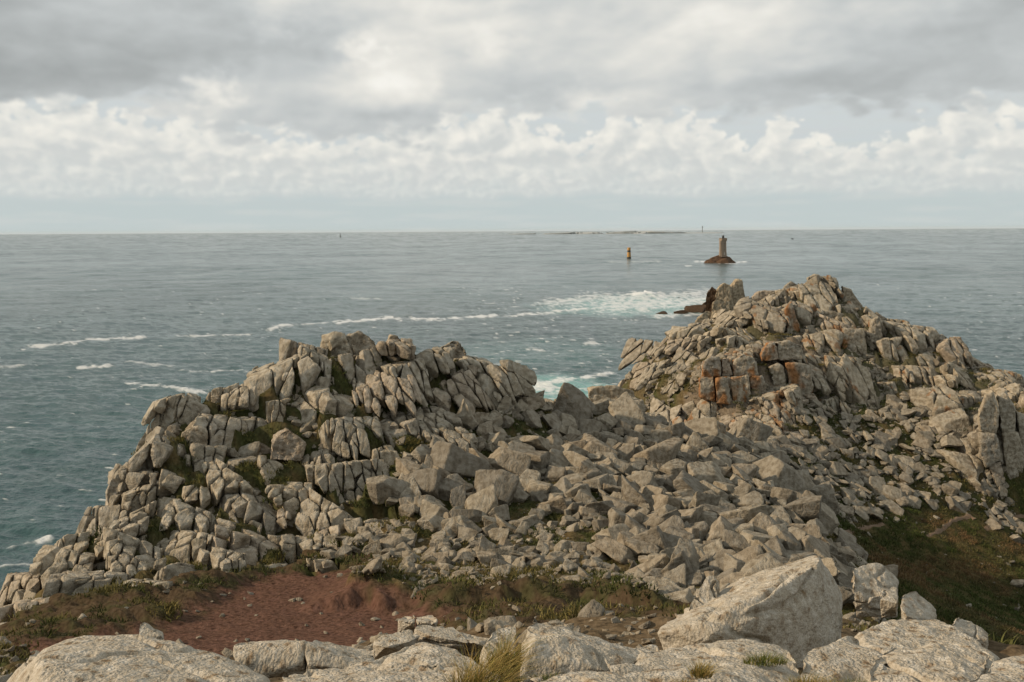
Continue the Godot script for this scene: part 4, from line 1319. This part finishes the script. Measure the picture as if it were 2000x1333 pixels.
	near_rock("grey block beyond the great boulder, top of the right-hand slope", [[[1664, 1104, 27], [1690, 1096, 27.6], [1722, 1095, 27.6], [1762, 1135, 27.2], [1756, 1165, 26.4], [1700, 1175, 26], [1664, 1150, 26.2], [1670, 1210, 26.2], [1755, 1210, 26.4], [1710, 1150, 29]]], 26, 0.04, 0.10, 18)
	near_rock("dark grey block with flat top on the right-hand slope", [[[1716, 1170, 24.4], [1722, 1148, 25], [1752, 1142, 25.4], [1762, 1160, 24.8], [1750, 1182, 24.2], [1720, 1210, 24.6], [1755, 1210, 24.6], [1740, 1170, 26]]], 20, 0.04, 0.08, 19)
	near_rock("rounded grey rock low on the right-hand slope", [[[1756, 1186, 22.6], [1762, 1160, 23.2], [1790, 1148, 23.8], [1834, 1190, 23.4], [1838, 1210, 22.8], [1770, 1200, 22.2], [1765, 1240, 22.6], [1835, 1240, 22.6], [1795, 1190, 25]]], 22, 0.04, 0.09, 20)
	near_rock("slanting grey rock at the brow of the grassy hollow", [[[1852, 1222, 18.6], [1868, 1202, 19.2], [1905, 1212, 19.4], [1934, 1240, 19.0], [1930, 1250, 18.6], [1856, 1250, 18.4], [1860, 1280, 18.6], [1930, 1280, 18.6], [1890, 1235, 20.4]]], 22, 0.04, 0.08, 21)

# ---------------------------------------------------------------- plants, path, stones
func blades(st: SurfaceTool, count: int, rx: float, rz: float, tall: float, lean: Vector3, g: RandomNumberGenerator, wide: float, colors: Array) -> void:
	for k in count:
		var t := g.randf() * TAU
		var q := sqrt(g.randf())
		var p := Vector3(cos(t) * rx * q, -0.05, sin(t) * rz * q)
		var h := tall * g.randf_range(0.45, 1.05) * (1.0 - 0.45 * q)
		var out := (Vector3(p.x, 0, p.z).normalized() * 0.5 * q + lean + 0.35 * Vector3(g.randfn(), 0, g.randfn())) * h
		var a := g.randf() * TAU
		var side := Vector3(cos(a), 0, sin(a)) * wide
		var c: Color = colors[g.randi() % colors.size()] * g.randf_range(0.7, 1.25)
		c.a = 1.0
		var last := p
		for s in range(1, 4):
			var f := s / 3.0
			var nx := p + Vector3(0, h * (f - 0.25 * f * f), 0) + out * f * f
			var w0 := side * (1.0 - (s - 1) / 3.0)
			var w1 := side * (1.0 - f)
			st.set_color(c)
			var quad := [last - w0, nx - w1, last + w0] if s == 3 else [last - w0, nx - w1, last + w0, last + w0, nx - w1, nx + w1]
			for v in quad: st.add_vertex(v)
			last = nx

func tuft_mesh(count: int, rx: float, rz: float, tall: float, lean: Vector3, seed_: int, wide: float, colors: Array) -> ArrayMesh:
	var g := RandomNumberGenerator.new()
	g.seed = seed_
	var st := SurfaceTool.new()
	st.begin(Mesh.PRIMITIVE_TRIANGLES)
	blades(st, count, rx, rz, tall, lean, g, wide, colors)
	st.generate_normals()
	return st.commit()

func on_ground(px: float, py: float, from := 20.0, to := 140.0) -> Vector3:
	var d := ray(px, py)
	var t := from
	while t < to:
		var p := EYE + d * (t / -d.z)
		if p.y < height(p.x, p.z): return p
		t += 0.1
	return EYE + d * (to / -d.z)

func build_plants() -> void:
	var gold := [Color(0.32, 0.23, 0.075), Color(0.25, 0.19, 0.06), Color(0.15, 0.15, 0.04), Color(0.36, 0.27, 0.11)]
	var green := [Color(0.10, 0.13, 0.03), Color(0.16, 0.17, 0.045), Color(0.22, 0.19, 0.06), Color(0.08, 0.10, 0.025)]
	var m := StandardMaterial3D.new()
	m.vertex_color_use_as_albedo = true
	m.roughness = 0.8
	m.metallic_specular = 0.2
	m.backlight_enabled = true
	m.backlight = Color(0.35, 0.35, 0.2)
	M.grass = m
	for e in [[935, 1356, 8.2, 0.24, 0.14, 0.62, 950, gold, Vector3(0.35, 0, 0), "tall golden grass tuft leaning right between two foreground rocks"], [985, 1300, 9.2, 0.15, 0.12, 0.52, 560, gold, Vector3(0.3, 0, 0), "tallest golden grass blades above the foreground tuft"],
			[1495, 1288, 10.6, 0.24, 0.10, 0.17, 460, green, Vector3(0.2, 0, 0), "green cushion of grass on the lichen-spotted ledge"], [1370, 1312, 9.6, 0.11, 0.08, 0.24, 300, gold, Vector3(0.2, 0, 0), "narrow upright grass tuft growing from a crack in the ledge"], [1335, 1330, 8.9, 0.14, 0.06, 0.08, 200, gold, Vector3(0.1, 0, 0), "thin grass trailing left along the crack in the ledge"],
			[1580, 1338, 8.8, 0.24, 0.10, 0.20, 420, gold, Vector3(0.15, 0, 0), "dry grass tuft at the bottom edge below the ledge"], [1660, 1340, 8.8, 0.24, 0.08, 0.16, 380, green, Vector3(0.1, 0, 0), "green grass tuft at the bottom edge by the craggy rock"], [625, 1342, 8.7, 0.12, 0.08, 0.10, 220, gold, Vector3(0.1, 0, 0), "small dry grass tuft at the bottom edge on the left"],
			[1080, 1322, 9.7, 0.40, 0.10, 0.10, 520, green, Vector3(0.1, 0, 0), "short green grass along the foot of the wedge-shaped rock"], [1425, 1272, 12.6, 0.08, 0.06, 0.14, 120, gold, Vector3(0.1, 0, 0), "sparse dry grass against the shaded face of the great boulder"]]:
		var o := put("grass_tuft", tuft_mesh(e[6], e[3], e[4], e[5] * 1.25, e[8], 50 + e[0], 0.0035, e[7]), m)
		o.position = at(e[0], e[1], e[2])
		tag(o, e[9], "grass tuft", "foreground grass tufts")
	# turf: many short clumps
	var clump := tuft_mesh(30, 0.42, 0.42, 0.34, Vector3(0.25, 0, 0), 5, 0.024, [Color(1, 1, 1), Color(0.8, 0.8, 0.8), Color(1.15, 1.1, 0.9)])
	var spots := {"hollow_grass": [["g"], 15000, "rough brown and green grass covering the shaded hollow"], "moss_grass": [["b", "t", "r", "m", "a", "k", "d", "s", "c", "o", "p"], 30000, "short dark green turf growing between the rocks"]}
	for called in spots:
		var mm := MultiMesh.new()
		mm.transform_format = MultiMesh.TRANSFORM_3D
		mm.use_colors = true
		mm.mesh = clump
		var where := []
		var tint := []
		for n in spots[called][1] * 3:
			if where.size() >= spots[called][1]: break
			var x := rng.randf_range(-32, 85)
			var z := rng.randf_range(-130, -22)
			if called == "hollow_grass":
				x = rng.randf_range(18, 85)
				z = rng.randf_range(-118, -45)
			if not zone_at(x, z) in spots[called][0] or absf(x) > -z * 0.56: continue
			var g := nb.get_noise_2d(x * 0.55 + 300.0, z * 0.55) + 0.5 * na.get_noise_2d(x * 2.2, z * 2.2)
			var zn0 := zone_at(x, z)
			if called == "moss_grass" and (g < -0.05 + (0.0 if not zn0 in CRAG or mossy(x, z) > 0.2 else 9.0) or (zn0 == "s" and (gully(x, z) < 1.6 or g < 0.22))): continue
			if path_near(x, z) < 0.5: continue
			var zn := zone_at(x, z)
			where.append(Transform3D(Basis(Vector3.UP, rng.randf() * TAU).scaled(Vector3.ONE * rng.randf_range(0.7, 1.7)), Vector3(x, ground(x, z, zn) - 0.02, z)))
			var mixed := nb.get_noise_2d(x * 0.1, z * 0.1) + 0.4 * nb.get_noise_2d(x * 0.5, z * 0.5)
			var c := Color(0.125, 0.11, 0.05).lerp(Color(0.075, 0.095, 0.03), sstep(-0.2, 0.3, mixed)).lerp(Color(0.19, 0.125, 0.065), sstep(0.15, 0.5, -mixed))
			if called == "moss_grass": c = Color(0.075, 0.085, 0.028).lerp(Color(0.15, 0.125, 0.045), sstep(-0.2, 0.4, mixed))
			tint.append(c * rng.randf_range(0.6, 1.35))
		mm.instance_count = where.size()
		for k in where.size():
			mm.set_instance_transform(k, where[k])
			mm.set_instance_color(k, tint[k])
		var mi := MultiMeshInstance3D.new()
		mi.name = called
		mi.multimesh = mm
		mi.material_override = m
		add_child(mi)
		tag(mi, spots[called][2], "grass", "", "stuff")

var paths := []
func path_near(x: float, z: float) -> float:
	var best := 99.0
	for l in paths:
		for p: Vector3 in l: best = minf(best, Vector2(p.x - x, p.z - z).length())
	return best

func lay_paths() -> void:
	for l in [[[1618, 1052], [1640, 1043], [1668, 1036], [1700, 1030], [1728, 1023]], [[1808, 1048], [1828, 1044], [1840, 1034], [1856, 1022], [1876, 1012], [1896, 1010], [1906, 1018]], [[1925, 1032], [1950, 1026], [1975, 1016], [2010, 1006]]]:
		var pts := []
		for k in l.size() - 1:
			for s in 8:
				pts.append(on_ground(lerpf(l[k][0], l[k + 1][0], s / 8.0), lerpf(l[k][1], l[k + 1][1], s / 8.0), 72.0))
		paths.append(pts)

func build_paths() -> void:
	var m := paint(srgb(136, 114, 92), 1.0)
	m.uv1_scale = Vector3.ONE * 0.6
	for pts in paths:
		var v := PackedVector3Array()
		var idx := PackedInt32Array()
		for k in pts.size():
			var a: Vector3 = pts[maxi(k - 1, 0)]
			var b: Vector3 = pts[mini(k + 1, pts.size() - 1)]
			var side := (b - a).cross(Vector3.UP).normalized() * (0.30 + 0.08 * sin(k * 0.7))
			for s in 5:
				var p: Vector3 = pts[k] + side * (s - 2) * 0.5
				v.append(Vector3(p.x, ground(p.x, p.z, zone_at(p.x, p.z)) + (0.06 if s in [1, 2, 3] else -0.12), p.z))
		for k in pts.size() - 1:
			for s in 4:
				var i: int = k * 5 + s
				idx.append_array([i, i + 1, i + 5, i + 1, i + 6, i + 5])
		tag(put("footpath", array_mesh(v, smooth_normals(v, idx), idx), m), "", "", "", "structure")

func build_rubble() -> void:
	var shapes := []
	for k in 8: shapes.append(rock_shape(rng.randf_range(0.45, 0.8), 5, 700 + k))
	var mats := {}
	for n in 110000:
		var x := rng.randf_range(-30, 80)
		var z := rng.randf_range(-145, -21)
		if absf(x) > -z * 0.56: continue
		var zn := zone_at(x, z)
		var chance: float = {"r": 0.6, "b": 0.22, "t": 0.3, "k": 0.3, "c": 0.4, "o": 0.4, "p": 0.3, "s": 0.035, "g": 0.02, "f": 0.25, "m": 0.25, "a": 0.3, "d": 0.5}.get(zn, 0.0)
		if rng.randf() > chance: continue
		if zn == "r" and nb.get_noise_2d(x * 0.3 + 10.0, z * 0.3) > 0.3: continue
		var r := 0.07 * pow(rng.randf(), -0.45)
		r = minf(r, 0.45 if zn != "s" else 0.16)
		if zn in CRAG:
			if mossy(x, z) > 0.2: continue
			r = minf(r * 2.6, 0.75)
		elif z > -60.0: pass
		else: r *= 1.3
		var key := [shapes[n % 8], M.loose[rng.randi() % 4]]
		if not mats.has(key): mats[key] = []
		var b := Basis(Quaternion.from_euler(Vector3(rng.randfn() * 0.4, rng.randf() * TAU, rng.randfn() * 0.4))) * Basis.from_scale(Vector3(rng.randf_range(0.9, 1.6), rng.randf_range(0.7, 1.1), 1.0) * r)
		mats[key].append(Transform3D(b, Vector3(x, ground(x, z, zn) + r * 0.15, z)))
	heap("rubble", mats)

# ---------------------------------------------------------------- all of it
func _ready() -> void:
	rng.seed = 7
	na.noise_type = FastNoiseLite.TYPE_SIMPLEX_SMOOTH
	na.frequency = 0.55
	na.fractal_octaves = 3
	nb.noise_type = FastNoiseLite.TYPE_SIMPLEX_SMOOTH
	nb.frequency = 1.0
	nb.fractal_octaves = 3
	nb.seed = 21
	chip.noise_type = FastNoiseLite.TYPE_CELLULAR
	chip.frequency = 1.0
	chip.cellular_return_type = FastNoiseLite.RETURN_DISTANCE
	chip.fractal_octaves = 2
	chip.seed = 4
	# camera
	cam_basis = Basis(Vector3.RIGHT, deg_to_rad(-6.36)) * Basis(Vector3.BACK, deg_to_rad(-0.344))
	var cam := Camera3D.new()
	cam.name = "camera"
	cam.fov = rad_to_deg(2.0 * atan(666.5 / FOCAL))
	cam.near = 0.1
	cam.far = 90000.0
	cam.transform = Transform3D(cam_basis, EYE)
	add_child(cam)
	cam.current = true
	# air, sky and sun
	var env := Environment.new()
	env.background_mode = Environment.BG_SKY
	env.tonemap_mode = Environment.TONE_MAPPER_LINEAR
	env.sky = build_sky()
	env.tonemap_exposure = 1.16
	env.fog_enabled = true
	env.fog_density = 0.000008
	env.fog_light_color = Color(0.78, 0.82, 0.82)
	env.sdfgi_enabled = true
	env.ssao_enabled = true
	env.ssil_enabled = true
	var we := WorldEnvironment.new()
	we.name = "environment"
	we.environment = env
	add_child(we)
	var sun := DirectionalLight3D.new()
	sun.name = "sun"
	sun.light_energy = 1.2
	sun.light_color = Color(1.0, 0.90, 0.77)
	sun.light_angular_distance = 2.5
	sun.shadow_enabled = true
	add_child(sun)
	sun.look_at_from_position(Vector3(-0.88, 0.46, 0.06), Vector3.ZERO)
	make_materials()
	var t0 := Time.get_ticks_msec()
	solve_terrain()
	print("terrain ", Time.get_ticks_msec() - t0)
	lay_paths()
	build_ground()
	print("ground ", Time.get_ticks_msec() - t0)
	scatter_masses()
	scatter()
	print("scatter ", Time.get_ticks_msec() - t0, " seeds ", seed_p.size())
	build_crags()
	print("crags ", Time.get_ticks_msec() - t0)
	build_great_blocks()
	build_loose()
	print("loose ", Time.get_ticks_msec() - t0)
	build_rubble()
	build_near()
	build_paths()
	build_plants()
	build_sea()
	build_far()
	print("all ", Time.get_ticks_msec() - t0)
